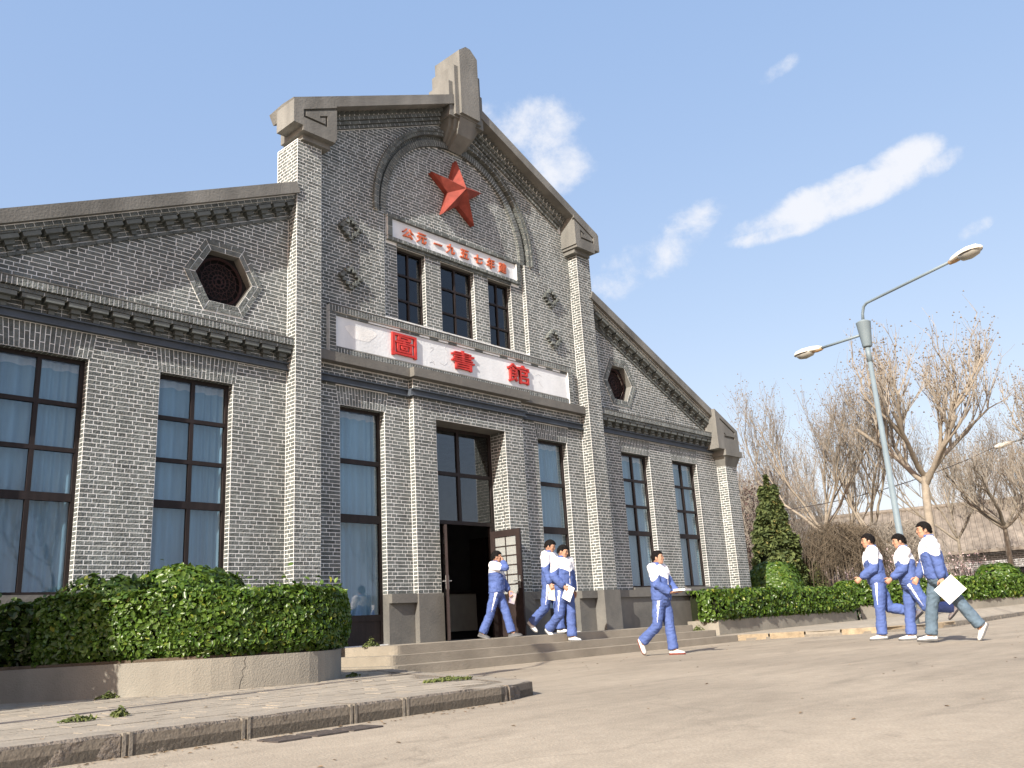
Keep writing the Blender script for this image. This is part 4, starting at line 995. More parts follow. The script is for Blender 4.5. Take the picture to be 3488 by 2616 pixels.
hl2 = [(-10.4, -.95), (-9.4, -1.25), (-8.7, -1.62), (-8.0, -2.1), (-7.5, -2.7)]
hedge(hl2, .8, .46, 1.09, 'shaded hedge end behind a gap in the planting', 1300, .05, 12, bulge=.05, m='leaf_dark')  # darker leaf colour carries the shade on this hedge end
hedge([(6.92, -.62)]+[(7.05, -.90)]+[(x, -.92) for x in np.linspace(7.3, 15.0, 12)]+[(15.3, -.8)], .85, .46, 1.16, 'long clipped hedge at the far corner of the library', 760, .062, 13, bulge=.12)
hedge(H2, 1.0, .60, 1.36, 'low hedge running along the pavement past the trees', 420, .085, 14, bulge=.08)
dome('round_bush', 'dome shaped bush under the curtained windows behind the hedge', (-6.55, -1.55, .5), (.92, .80, 1.02), 7500, .05, 21, group=None)
dome('low_bush', 'dark ragged low bush beside the dome shaped bush', (-7.45, -1.75, .5), (.80, .60, .86), 3200, .05, 22, m='leaf_dark', group=None, lump=.18)
dome('round_bush', 'round clipped bush behind the hedge at the library corner', (12.6, .30, .85), (.84, .80, 1.15), 4800, .07, 23, group=None)
dome('round_bush', 'yellow green round bush behind the low far hedge', tuple(polar(75.3, 41, .5)), (1.15, 1.0, 1.45), 2000, .10, 24, group=None)
# unseen evergreen shrub added beyond the left edge to shade the planter
dome('unseen_shrub', 'tall unseen evergreen shrub added to shade the end of the planter', (-10.35, -2.75, .1), (.78, .85, 2.5), 2800, .08, 25, m='leaf_dark', cat='shrub', group=None, lump=.15)
# weeds
def weed(x, y, z, r, n, seed, label):
    root = thing('weed', label, 'weed', (x, y, z)); g = np.random.default_rng(seed); P = []; Nn = []
    for k in range(n):
        a = g.uniform(0, 6.28); q = g.uniform(0, 1)**.7; h = g.uniform(.0, 1)*(1-q)*.5; P.append((r[0]*q*math.cos(a), r[1]*q*math.sin(a), .008+r[2]*h*2)); Nn.append((math.cos(a)*.6, math.sin(a)*.6, .8))
    leaves(P, Nn, .018, 'weed', 'leaf_tuft', root, seed=seed, lenw=2.6); return root
weed(-3.02, -.72, .405, (.16, .08, .16), 160, 31, 'leafy weed sprouting at the top step by the glazed side door')
weed(-9.35, -5.65, .122, (.14, .06, .03), 90, 32, 'flat weed in a broken paver gap near the kerb')
weed(-9.05, -5.60, .122, (.07, .05, .08), 70, 33, 'small upright weed in a paver gap near the kerb')
weed(-6.05, -5.75, .122, (.30, .10, .03), 260, 34, 'patch of low weeds at the rounded pavement corner')
weed(-8.05, -3.05, .122, (.12, .06, .07), 100, 35, 'weed growing at the shaded foot of the planter')
weed(-5.35, -3.35, .122, (.10, .06, .04), 60, 36, 'tiny weed at the planter end by the steps')
weed(5.72, -1.2, .27, (.22, .12, .16), 170, 37, 'dry grass clump where the steps meet the far planter')
# ------------------------------------------------------------------ drain grates
for i in range(3):
    x = -8.73+i*.21 if i else -8.73; x = -8.80+i*.27
    t = thing('drain_grate', ['iron drain grate of the kerb row, farthest from the steps', 'middle iron drain grate of the three along the kerb', 'iron drain grate of the kerb row, nearest the steps'][i], 'drain grate', (x, -7.28, 0), 'drain grates along the kerb')
    MB().box(-.105, .105, -.10, .10, .001, .003).obj('pit_shade', 'void', t)  # flat black sheet, paints the darkness below the bars
    for k in range(9): MB().box(-.10+k*.0235, -.10+k*.0235+.011, -.10, .10, .0031, .009).obj('bar', 'iron', t)
    b = MB(); b.box(-.115, .115, -.115, -.10, .0, .010); b.box(-.115, .115, .10, .115, .0, .010); b.box(-.115, -.1005, -.1, .1, .0, .010); b.box(.1005, .115, -.1, .1, .0, .010); b.obj('frame', 'iron', t)

# dry leaves and grit lying on the road and pavement
gq = np.random.default_rng(77); P_ = []
for k in range(420):
    x, y = gq.uniform(-10.5, 9), gq.uniform(-11, -2.2); z = .004
    if inpoly(x, y, KL+[(-3.75, 0), (-30, 0)]): z = .126
    elif gq.uniform() < .45: y = -7.02-abs(gq.normal(0, .12)); x = gq.uniform(-11, -6.5)
    P_.append((x, y, z))
lv = leaves(P_, np.tile([0, 0, 4.], (len(P_), 1)), .016, 'bud', 'fallen_leaves', None, lenw=1.6, spread=.4, seed=77); tag(lv, 'scattered bits of dry leaf on the road and pavement', 'leaf litter', kind='stuff')
# ------------------------------------------------------------------ street lamps
def lamp_post(pos, tipR, tipL, label, h=7.05, r0=.082, r1=.054):
    t = thing('street_lamp', label, 'street lamp', pos, 'twin armed street lamps'); P = Vector(pos)
    MB().tube([(0, 0, -.05), (0, 0, 1.0), (0, 0, 1.02), (0, 0, h)], [r0*1.22, r0*1.22, r0, r1], 14).obj('pole', 'pole', t, True)
    b = MB(); b.tube([(0, 0, h-.42), (0, 0, h-.02)], [r1*1.2]*2, 14); b.obj('sleeve', 'pole', t, True)
    b = MB(); b.tube([(0, 0, h-.03), (0, 0, h), (0, 0, h+.62), (0, 0, h+.63), (0, 0, h+.70)], [.10, .115, .18, .185, .06], 18); b.obj('collar', 'pole', t, True)
    for tip in (tipR, tipL):
        T = Vector(tip)-P; hd = Vector((T.x, T.y, 0)); L = hd.length; hd.normalize(); zt = T.z
        if tip is tipL: st = Vector((0, 0, h+.33)); dirn = (T-st).normalized(); end = T-dirn*.78; chain = [st, st.lerp(end, .5), end]
        st = Vector((0, 0, h+.66)); b0 = hd*.03+Vector((0, 0, h+.86)); b1 = hd*.10+Vector((0, 0, h+1.02)); 
        b2 = hd*.22+Vector((0, 0, h+1.08))
        if tip is tipR: dirn = (T-b2).normalized(); end = T-dirn*.78; chain = [st, b0, b1, b2, b2.lerp(end, .5), end]
        b = MB(); b.tube(chain, .036, 10); b.obj('arm', 'pole', t, True)
        # lamp head: housing, bracket and bulging lens along dirn
        sd_ = dirn.cross(Vector((0, 0, 1))).normalized(); upn = sd_.cross(dirn)
        def ring_(s_, w_, hu, hd_, n=14):
            s_, w_, hu, hd_ = s_*1.22, w_*1.22, hu*1.22, hd_*1.22
            return [tuple(end+dirn*s_+sd_*(w_*math.cos(a))+upn*((hu if math.sin(a) > 0 else hd_)*math.sin(a))) for a in [2*math.pi*i/n for i in range(n)]]
        b = MB(); b.loft([ring_(-.04, .04, .04, .035), ring_(.05, .075, .075, .035), ring_(.2, .115, .105, .03), ring_(.42, .145, .115, .03), ring_(.58, .125, .09, .03), ring_(.66, .05, .04, .02)]); hs = b.obj('lamp_housing', 'lampwhite', t, True)
        b = MB(); b.loft([ring_(.17, .07, .005, .03), ring_(.24, .115, .005, .10), ring_(.40, .135, .005, .125), ring_(.55, .115, .005, .10), ring_(.63, .05, .005, .03)]); b.obj('lens', 'lens', hs, True)
        b = MB(); b.loft([ring_(-.05, .045, .02, .055), ring_(.08, .06, .02, .065), ring_(.20, .075, .0, .05)]); b.obj('bracket', 'lampbrown', hs)
        b = MB(); pts = [end+dirn*(.50+.30*math.cos(a))+sd_*(.174*math.sin(a))+upn*-.014 for a in [2*math.pi*i/20 for i in range(21)]]; b.tube(pts, .011, 5, caps=False); b.obj('rim', 'iron', hs)
    return t
MT['lens'] = mat('lamp_lens', (.33, .32, .28), .25, .06, 4, spec=.5)
PP = polar(70.62, 23.2, .11)
lamp_post(PP, polar(77.82, 20.7, 8.0), polar(66.34, 24.4, 7.28), 'tall grey street lamp with two uneven arms beside the three walkers', h=6.82)
lp2 = Vector((-13.6, -6.0, .10)); lamp_post(lp2, lp2+Vector((2.6, 1.7, 7.4)), lp2+Vector((-1.7, -1.1, 6.9)), 'grey street lamp at the kerb end of the near pavement', h=6.45)
# far lamp at the picture's right with its post beyond the frame
fp = polar(81.5, 44, .1); ft = polar(76.30, 46.0, 7.30)
t = thing('street_lamp', 'distant lamp head on a long arm among the bare branches', 'street lamp', fp)
def loc_(p): return tuple(Vector(p)-fp)
MB().tube([(0, 0, -.1), (0, 0, 7.6)], [.10, .06], 10).obj('pole', 'pole', t, True)
ae = polar(77.35, 45.6, 7.42)
MB().tube([(0, 0, 7.5), loc_(ae)], .04, 8).obj('arm', 'pole', t, True)
b = MB(); d_ = (ft-ae).normalized(); s_ = d_.cross(Zv).normalized(); u_ = s_.cross(d_)
rg = lambda s, w_, h_: [loc_(ae+d_*s+s_*(w_*math.cos(a))+u_*(h_*math.sin(a))) for a in [2*math.pi*i/12 for i in range(12)]]
b.loft([rg(-.05, .04, .04), rg(.15, .11, .09), rg(.55, .17, .13), rg(.78, .12, .09), rg(.85, .03, .03)]); b.obj('lamp_housing', 'lampwhite', t, True)
# overhead cable
c0, c1_ = polar(62.2, 38, 4.55), polar(76.4, 46.0, 7.35); pts = []
for i in range(25):
    q = i/24; p = c0.lerp(c1_, q); p.z -= .5*4*q*(1-q); pts.append(p)
tag(MB().tube(pts, .018, 5).obj('overhead_cable', 'iron'), 'dark cable slung across the bare trees to the far lamp', 'cable')

# ------------------------------------------------------------------ trees
def grow_tree(seed, H, spread, trunk_r, fork, limbs, levels, up=.55, twigs=1.0, wob=.16, shoots=3):
    g = random.Random(seed); br = []; tips = []
    def walk(p, d, L, r, lev):
        n = max(2, int(L/.35)) if lev < 3 else 3
        pts = [p.copy()]; q = p.copy(); dd = d.copy()
        for i in range(n):
            wb = wob if lev else .035
            dd = (dd+Vector((g.uniform(-wb, wb), g.uniform(-wb, wb), g.uniform(-wb, wb)+up*.10*(lev > 0)))).normalized(); q = q+dd*(L/n); pts.append(q.copy())
        rr = [r*(1-.45*i/n) if lev < levels else r*(1-.7*i/n) for i in range(n+1)]
        br.append((pts, rr, lev))
        if lev >= levels: tips.append((q.copy(), dd.copy())); return
        k = {0: limbs, 1: 4, 2: 4, 3: 3, 4: 2}.get(lev, 2)
        for c in range(k):
            if lev == 0: pos = q-Vector((0, 0, g.uniform(0, .35)))
            else:
                j = min(n, max(1, int(n*g.uniform(.35, 1.0)+.5))); pos = pts[j].copy()
            ax = Vector((g.uniform(-1, 1), g.uniform(-1, 1), g.uniform(-.3, .6)));
            if lev == 0:
                a = 2*math.pi*(c+g.uniform(-.3, .3))/k; nd_ = Vector((math.cos(a)*spread, math.sin(a)*spread, g.uniform(.75, 1.3))).normalized()
            else: nd_ = (dd*1.0+ax*.9+Vector((0, 0, up))).normalized()
            walk(pos, nd_, L_(lev+1)*g.uniform(.7, 1.2), r*(.50 if lev == 0 else .52), lev+1)
        if lev >= 1:
            for c in range(int(shoots*twigs)):
                j = g.randrange(1, n+1); nd_ = (Vector((g.uniform(-.6, .6), g.uniform(-.6, .6), 1.0))).normalized(); walk(pts[j].copy(), nd_, L_(levels)*g.uniform(.6, 1.6), .008, levels)
    crown = H-fork
    def L_(lev): return fork if lev == 0 else crown*{1: .50, 2: .34, 3: .24, 4: .16, 5: .10}.get(lev, .1)
    walk(Vector((0, 0, 0)), Vector((0, 0, 1)), fork, trunk_r, 0)
    return br, tips
def tree_meshes(name, br, tips, seed, wood='bark', twig='twig', bud='bud', nbud=1.0, budsize=.035, thick=3):
    a, c_ = MB(), MB()
    for pts, rr, lev in br:
        if lev <= 2: a.tube(pts, [max(r, .012) for r in rr], 8 if lev == 0 else 6, caps=False)
        else: c_.tube(pts, [max(r, .0040) for r in rr], 3, caps=False)
    g = np.random.default_rng(seed); T = [t for t in tips for _ in range(2) if g.uniform() < nbud*.5]
    P = np.array([t[0] for t in T])+g.normal(0, .10, (len(T), 3)); n = len(P); s = budsize*g.uniform(.5, 1.2, n)[:, None]
    e = np.array([[1, 0, -.3], [-.5, .87, -.3], [-.5, -.87, -.3], [0, 0, 1.1]])
    V = (P[:, None, :]+e[None]*s[:, None, :]).reshape(-1, 3); o = (np.arange(n)*4)[:, None]
    F = np.concatenate([o+np.array([[0, 1, 3]]), o+np.array([[1, 2, 3]]), o+np.array([[2, 0, 3]]), o+np.array([[0, 2, 1]])])
    m1 = a.obj('trunk', wood, None, True); m2 = c_.obj('twigs', twig); m3 = npmesh('buds', V, F, bud)
    ms = (m1.data, m2.data, m3.data)
    for o_ in (m1, m2, m3): bpy.data.objects.remove(o_)
    return ms
def put_tree(name, label, ms, loc, rotz=0, sc=1.0, group=None, names=('trunk', 'twigs', 'buds'), cat='tree'):
    t = thing(name, label, cat, loc, group, rotz); t.scale = (sc, sc, sc) if isinstance(sc, (int, float)) else sc
    for nme, me in zip(names, ms): link(nme, me, t)
    return t
A = tree_meshes('a', *grow_tree(3, 9.0, 1.2, .19, 4.2, 6, 5, .50, shoots=2), 3)
B = tree_meshes('b', *grow_tree(8, 9.0, 1.05, .12, 3.2, 5, 5, .55, shoots=2), 8, budsize=.03)
Cc = tree_meshes('c', *grow_tree(15, 8.5, .75, .10, 2.2, 5, 5, .75, shoots=2), 15, bud='budpink', budsize=.035, nbud=1.3)
put_tree('plane_tree', 'thick pale trunked plane tree with pollarded fork behind the walkers', A, polar(72.1, 36.5, .1), R(215), 1.24, 'leafless plane trees')
put_tree('plane_tree', 'slender leafless tree beside the green juniper', B, polar(66.4, 40, .1), R(10), 1.16, 'leafless plane trees')
put_tree('plane_tree', 'slim leafless tree between the juniper and the thick plane tree', B, polar(69.0, 40, .1), R(130), 1.08, 'leafless plane trees')
put_tree('plane_tree', 'leafless tree in front of the tiled roof house', A, polar(79.6, 44, .1), R(200), 1.15, 'leafless plane trees')
put_tree('budding_tree', 'reddish budding upright tree just beyond the library corner', Cc, polar(61.9, 42, .1), R(60), 1.0, 'budding upright trees')
put_tree('budding_tree', 'reddish budding tree behind the juniper', Cc, polar(64.2, 47, .1), R(160), .95, 'budding upright trees')
bgl = [('leafless tree far behind the weeping tree', B, 67.6, 52, 1.15), ('leafless tree far off right of the thick plane trunk', B, 73.6, 50, 1.1),
       ('leafless tree standing before the tiled roof', A, 76.0, 47, .92), ('leafless thin tree by the tiled roof house wall', B, 77.6, 42, .80), ('far leafless tree filling the gap above the juniper', Cc, 62.9, 58, 1.15),
       ('far leafless tree between juniper and weeping tree', Cc, 65.6, 60, 1.1), ('far leafless tree above the tiled roof', Cc, 74.8, 64, 1.15)]
for i, (lb, ms, az, D, sc) in enumerate(bgl): put_tree('bare_tree', lb, ms, polar(az, D, .1), R(37*i), sc, 'bare trees in the background')
for i, (x, y, ms, sc, lb) in enumerate([(-16, -38, B, 1.1, 'leafless tree across the road facing the near wing'), (-4, -36, A, 1.0, 'leafless plane tree across the road facing the doorway'), (7, -40, B, 1.2, 'leafless tree across the road facing the far wing'), (19, -37, A, 1.1, 'leafless tree across the road beyond the far wing'), (31, -41, B, 1.1, 'leafless tree across the road past the library')]):
    put_tree('bare_tree', lb, ms, (x, y, -.02), i*1.3, sc, 'bare trees across the road')
# weeping tree: arching twigs
def weeping(seed, H, Rr, n):
    g = random.Random(seed); tr, tw = MB(), MB(); tips = []
    tr.tube([(0, 0, 0), (.05, .02, H*.35), (.0, .08, H*.62)], [.11, .09, .07], 8)
    for k in range(9):
        a = 2*math.pi*k/9+g.uniform(-.2, .2); tr.tube([(0, .05, H*.58), (Rr*.3*math.cos(a), Rr*.3*math.sin(a), H*.85), (Rr*.55*math.cos(a), Rr*.55*math.sin(a), H*.93)], [.05, .035, .02], 6)
    for k in range(n):
        a = g.uniform(0, 6.283); r0 = Rr*g.uniform(.0, .6); z0 = H*(.97-.25*(r0/Rr)**2)*g.uniform(.78, 1.10); r1 = r0+Rr*g.uniform(.15, .5); zl = H*g.uniform(.3, .85)
        c_, s_ = math.cos(a), math.sin(a); a2 = a+g.uniform(-1.1, 1.1); c2, s2 = math.cos(a2), math.sin(a2)
        p = [Vector((r0*c_, r0*s_, z0)), Vector(((r0+r1)/2*c_, (r0+r1)/2*s_, z0+.12)), Vector((r1*c2, r1*s2, z0-.25*H*g.uniform(.3, 1))), Vector((r1*1.06*c2, r1*1.06*s2, min(zl, z0-.3)))]
        tw.tube(p, [.009, .008, .006, .004], 3, caps=False)
        if k % 3 == 0: tips.append((p[-1], Vector((0, 0, -1))))
    return tr, tw, tips
tr, tw, tips = weeping(4, 3.1, 1.75, 1150)
t = thing('weeping_tree', 'low domed weeping tree with olive brown hanging twigs', 'tree', polar(67.2, 33, .1)); tr.obj('trunk', 'twig', t); tw.obj('twigs', 'twig2', t)
tr2, tw2, tips2 = weeping(9, 3.4, 2.0, 1000)
t = thing('weeping_tree', 'weeping tree with hanging twigs behind the lamp pole', 'tree', polar(70.2, 38, .1)); tr2.obj('trunk', 'twig', t); tw2.obj('twigs', 'twig', t)
# flowering plum shrubs
def plum(seed, H, Rr, n, nf):
    g = random.Random(seed); tw = MB(); P = []
    for k in range(7):
        a = g.uniform(0, 6.28); tw.tube([(0, 0, 0), (Rr*.25*math.cos(a), Rr*.25*math.sin(a), H*.4), (Rr*.6*math.cos(a), Rr*.6*math.sin(a), H*.75)], [.05, .04, .02], 5)
    for k in range(n):
        a = g.uniform(0, 6.28); r = Rr*g.uniform(.1, .9); z = H*g.uniform(.2, .95)*(1-.35*(r/Rr)**2); p = Vector((r*math.cos(a), r*math.sin(a), z)); q = p+Vector((g.uniform(-.4, .4), g.uniform(-.4, .4), g.uniform(0, .7)))
        tw.tube([p, p.lerp(q, .5)+Vector((g.uniform(-.05, .05), 0, .03)), q], [.009, .007, .005], 3, caps=False)
        for f in range(nf): P.append(p.lerp(q, g.random())+Vector((g.uniform(-.05, .05), g.uniform(-.05, .05), g.uniform(-.05, .05))))
    return tw, P
pl = []
for sd_ in (5, 6):
    tw, P = plum(sd_, 2.3, 1.7, 700, 3); ob = tw.obj('branches', 'twig'); fo = leaves(P, np.tile([0, 0, 1.], (len(P), 1)), .05, 'blossom', 'blossom', None, lenw=1.1, spread=1.5, seed=sd_)
    pl.append((ob.data, fo.data)); bpy.data.objects.remove(ob); bpy.data.objects.remove(fo)
for i, (az, D, sc, lb) in enumerate([(66.2, 36, .85, 'blossoming plum shrub under the weeping tree'), (69.4, 35.5, .95, 'blossoming plum shrub left of the lamp pole'), (71.0, 38, .9, 'blossoming plum shrub near the thick plane trunk'), (64.3, 36, 1.0, 'blossoming plum shrub at the foot of the juniper'), (68.0, 38, .9, 'blossoming plum shrub behind the walkers'), (73.6, 44, 1.0, 'blossoming plum shrub before the house wall')]):
    put_tree('plum_shrub', lb, pl[i % 2], polar(az, D, .1), i, sc, 'blossoming plum shrubs', ('branches', 'blossom'), 'shrub')
# dark purple leaved plum against the library corner
tw, P = plum(17, 5.4, 1.5, 1500, 3); t = thing('purple_plum', 'dark reddish brown shrub tree between library corner and juniper', 'tree', polar(62.3, 35, .1)); tw.obj('branches', 'twig', t)
MT['purple'] = leafmat('purple_leaf', (.020, .010, .010), (.10, .055, .05), .8, .1)
leaves(P, np.tile([0, 0, 1.], (len(P), 1)), .06, 'purple', 'foliage', t, lenw=1.3, spread=1.5, seed=17)
# juniper
def juniper(loc, H, Rb, label, seed):
    g = np.random.default_rng(seed); t = thing('juniper', label, 'tree', loc); P, Nn = [], []
    lob = [(g.uniform(0, 6.28), g.uniform(.02, .9), g.uniform(.16, .36)) for _ in range(190)]
    for a0, h0, s0 in lob:
        rr = Rb*(1-h0)**.8*(.75+.4*g.uniform())+.05; c_ = np.array([rr*.62*math.cos(a0), rr*.62*math.sin(a0), .15+h0*H])
        n = int(700*s0*(1.2-h0*.6)); d = g.normal(0, 1, (n, 3)); d /= np.linalg.norm(d, axis=1)[:, None]; sz = np.array([.55, .55, .72])*(.30+.55*(1-h0))*s0*2
        for v in d:
            P.append(c_+v*sz*g.uniform(.6, 1.05)); Nn.append(v*.6+np.array([0, 0, .6]))
    for k in range(220): h = g.uniform(.86, 1.02); a = g.uniform(0, 6.28); P.append(np.array([.16*math.cos(a)*(1.05-h)*4, .16*math.sin(a)*(1.05-h)*4, h*H])); Nn.append(np.array([0, 0, 1.]))
    leaves(P, Nn, .075, 'needle', 'foliage', t, lenw=2.6, spread=.6, seed=seed)
    MB().tube([(0, 0, 0), (0, 0, H*.93)], [.12, .02], 7).obj('trunk', 'twig', t)
    b = MB(); b.loft([[(Rb*.55*(1-q)*math.cos(a), Rb*.55*(1-q)*math.sin(a), .2+q*H*.9) for a in np.linspace(0, 6.283, 11)[:-1]] for q in (0, .2, .5, .8, .97)]); b.obj('core', 'hedgecore', t)
juniper(polar(63.45, 31.5, .1), 4.95, 1.5, 'conical green juniper beyond the library corner', 41)
juniper(polar(65.3, 33, .1), 2.1, 1.0, 'small leaning juniper beside the tall one', 42)
juniper(polar(77.9, 48, .1), 2.8, 1.2, 'dark evergreen by the tiled roof house', 43)
for i, (az, D, r_, lb) in enumerate([(70.2, 42, (1.6, 1.3, 1.7), 'dark evergreen bush under the lamp pole trees'), (66.0, 44, (1.8, 1.4, 1.5), 'dark evergreen bush below the weeping tree'), (73.0, 46, (1.6, 1.3, 1.3), 'dark evergreen bush by the house corner')]):
    dome('evergreen_bush', lb, tuple(polar(az, D, .0)), r_, 1500, .13, 50+i, m='leaf_dark', group='dark bushes under the trees', lump=.2)
# ------------------------------------------------------------------ long tiled house behind the trees
az0, D0 = 71.0, 60; C0 = polar(az0, D0, 0); dirx = Vector((math.cos(R(az0+3)), -math.sin(R(az0+3)), 0)); 
HB = thing('tiled_house', 'long low grey brick house with brown tiled roof behind the trees', 'building', C0, None, math.atan2(dirx.y, dirx.x))
hw = MB(); hw.plate([(-14, 0), (20, 0), (20, 3.45), (-14, 3.45)], [rect(x, x+1.3, 1.0, 2.5) for x in (-11, -7, -3, 1.2, 9, 13)]+[rect(5.0, 7.0, .02, 2.3)], 0, .3)
hw.box(-14, 20, 8, 8.3, 0, 3.4); hw.box(-14, -13.7, .31, 8, 0, 3.4); hw.box(19.7, 20, .31, 8, 0, 3.4)
MT['farbrick'] = new_mat('far_brick')[0]
t_ = MT['farbrick'].node_tree; bt = t_.nodes.new('ShaderNodeTexBrick'); bt.inputs['Color1'].default_value = (.13, .13, .13, 1); bt.inputs['Color2'].default_value = (.17, .165, .16, 1); bt.inputs['Mortar'].default_value = (.5, .5, .5, 1)
bt.inputs['Scale'].default_value = 1; bt.inputs['Brick Width'].default_value = .3; bt.inputs['Row Height'].default_value = .12; bt.inputs['Mortar Size'].default_value = .016
tcx = t_.nodes.new('ShaderNodeTexCoord'); mpx = t_.nodes.new('ShaderNodeMapping'); mpx.inputs['Rotation'].default_value = (-math.pi/2, 0, 0); t_.links.new(tcx.outputs['Object'], mpx.inputs[0]); t_.links.new(mpx.outputs[0], bt.inputs['Vector']); t_.links.new(bt.outputs[0], t_.nodes['Principled BSDF'].inputs['Base Color'])
hw.obj('wall', 'farbrick', HB)
rf = MB(); rf.prism([(-.7, 3.25), (4.15, 6.35), (4.15, 6.55), (-.7, 3.42)], -14.6, 20.6); rf.prism([(4.15, 6.35), (9.0, 3.25), (9.0, 3.42), (4.15, 6.55)], -14.6, 20.6)
rf.v = [(y, x, z) for x, y, z in rf.v]; rf.f = [f[::-1] for f in rf.f]; roof = rf.obj('roof', 'rooftile', HB)
rib = MB(); L_ = math.hypot(4.85, 3.13)
for k in range(90):
    x = -14.4+k*.39; rib.tube([(x, -.68, 3.44), (x, 4.15, 6.57)], .07, 5)
o = rib.obj('tile_ribs', 'rooftile', roof); o['kind'] = 'stuff'
MB().tube([(-14.6, 4.15, 6.6), (20.6, 4.15, 6.6)], .16, 8).obj('ridge', 'rooftile', roof)
MB().box(-14.5, 20.5, -.6, -.52, 3.16, 3.3).obj('eaves_board', 'iron', HB)
for x in (-11, -7, -3, 1.2, 9, 13):
    wv = MB().plate(rect(x, x+1.3, 1.0, 2.5), [rect(x+.06, x+.62, 1.06, 2.44), rect(x+.68, x+1.24, 1.06, 2.44)], .1, .16).obj('window', 'wood', HB); MB().box(x+.05, x+1.25, .13, .14, 1.05, 2.45).obj('pane', 'glass_dark', wv)
MB().box(5.0, 7.0, .12, .18, .0, 2.3).obj('door', 'void', HB); MB().box(-13.6, 19.6, 4, 4.1, .0, 3.3).obj('inner_wall', 'void', HB)
# ------------------------------------------------------------------ people
MT['skin'] = mat('skin', (.42, .235, .155), .55, .08, 12, spec=.35)
MT['hair'] = mat('black_hair', (.008, .007, .007), .75, .3, 60, .8, 90, spec=.15)
MT['blue'] = mat('blue_tracksuit', (.072, .113, .290), .8, .12, 7, .25, 60)
MT['white'] = mat('white_panel', (.78, .77, .79), .8, .05, 6, .15, 60)
MT['denim'] = mat('grey_blue_denim', (.085, .125, .165), .85, .2, 9, .3, 60)
MT['shoe'] = mat('white_trainer', (.62, .61, .58), .6, .12, 14)
MT['sole'] = mat('red_brown_sole', (.16, .04, .03), .7, .2, 9)
MT['soledark'] = mat('grey_sole', (.12, .12, .12), .7, .2, 9)
MT['shoedark'] = mat('dark_shoe', (.07, .07, .072), .6, .2, 9)
MT['eye'] = mat('eye_dark', (.02, .016, .014), .3, .1)
MT['lip'] = mat('lip', (.30, .11, .09), .5, .1)
MT['paper'] = mat('white_paper', (.80, .79, .77), .8, .04, 4)
MT['cream'] = mat('cream_pages', (.66, .58, .44), .8, .08, 30)
MT['cover'] = mat('book_cover', (.45, .40, .36), .6, .3, 8, col2=(.16, .15, .30))
MT['zip'] = mat('zip_tape', (.7, .7, .72), .5, .05)
def remesh(mb, voxel, smooth=3, dec=None):
    me = bpy.data.meshes.new('tmp'); me.from_pydata(mb.v, [], mb.f); ob = bpy.data.objects.new('tmp', me); COL.objects.link(ob)
    bm = bmesh.new(); bm.from_mesh(me); bmesh.ops.recalc_face_normals(bm, faces=bm.faces); bm.to_mesh(me); bm.free()
    m = ob.modifiers.new('r', 'REMESH'); m.mode = 'VOXEL'; m.voxel_size = voxel
    if smooth: m2 = ob.modifiers.new('s', 'SMOOTH'); m2.iterations = smooth; m2.factor = .5
    if dec: m3 = ob.modifiers.new('d', 'DECIMATE'); m3.ratio = dec
    dg = bpy.context.evaluated_depsgraph_get(); r = bpy.data.meshes.new_from_object(ob.evaluated_get(dg)); bpy.data.objects.remove(ob); bpy.data.meshes.remove(me); return r
def mco(me): a = np.empty(len(me.vertices)*3, np.float32); me.vertices.foreach_get('co', a); return a.reshape(-1, 3)
def ell(c, rx, ry, n=16, rot=None, ax=None):
    pts = [Vector((rx*math.cos(2*math.pi*i/n), ry*math.sin(2*math.pi*i/n), 0)) for i in range(n)]
    return [tuple(Vector(c)+(rot @ p if rot else p)) for p in pts]
def limb(mb, pts, rads, n=12, sub_=3):
    P, Q = [], []
    pts = [Vector(p) for p in pts]
    for i in range(len(pts)-1):
        for k in range(sub_): t = k/sub_; P.append(pts[i].lerp(pts[i+1], t)); Q.append(rads[i]+(rads[i+1]-rads[i])*t)
    P.append(pts[-1]); Q.append(rads[-1]); mb.tube(P, Q, n)
    for p, r in zip(pts[1:-1], rads[1:-1]): mb.ball(p, r*1.0, 10, 8)
def hand(mb, wrist, d, pn, side, curl=.5, grip=None):
    """palm and five fingers; d along hand, pn palm normal, side +1 if thumb lies along d x pn"""
    d = Vector(d).normalized(); pn = (Vector(pn)-d*Vector(pn).dot(d)).normalized(); w_ = d.cross(pn)*side
    W0 = Vector(wrist)
    R_ = lambda s, hw, ht: [tuple(W0+d*s+w_*(hw*math.cos(a))+pn*(ht*math.sin(a))) for a in [2*math.pi*i/10 for i in range(10)]]
    mb.loft([R_(-.02, .026, .019), R_(.02, .032, .018), R_(.06, .041, .016), R_(.088, .040, .013), R_(.096, .034, .008)])
    for k, (o_, L) in enumerate(((.030, .068), (.010, .077), (-.010, .072), (-.029, .056))):
        p = W0+d*.085+w_*o_; a = .12; pts = [p-d*.015]; dd = d.copy()
        for seg in (.45, .32, .26):
            a += curl*(.75 if seg == .45 else 1.0); dd = (d*math.cos(a)+pn*math.sin(a)).normalized(); pts.append(pts[-1]+dd*L*seg+(d*.015 if seg == .45 else Vector((0, 0, 0))))
        mb.tube(pts, [.0092, .009, .0082, .0065], 7)
    p = W0+d*.025+w_*.028; t1 = (d*.6+w_*.75+pn*.25).normalized(); t2 = (d*.85+w_*.25+pn*(.2+curl*.5)).normalized()
    mb.tube([p-t1*.01, p+t1*.035, p+t1*.035+t2*.028, p+t1*.035+t2*.05], [.013, .0115, .010, .0075], 7)
def ik(S, T, a, b, pole):
    S, T = Vector(S), Vector(T); v = T-S; D = min(v.length, a+b-.002); v.normalize(); T = S+v*D
    x = (a*a-b*b+D*D)/(2*D); h = math.sqrt(max(0, a*a-x*x)); pl_ = Vector(pole); pl_ = (pl_-v*pl_.dot(v)).normalized(); return S+v*x+pl_*h, T
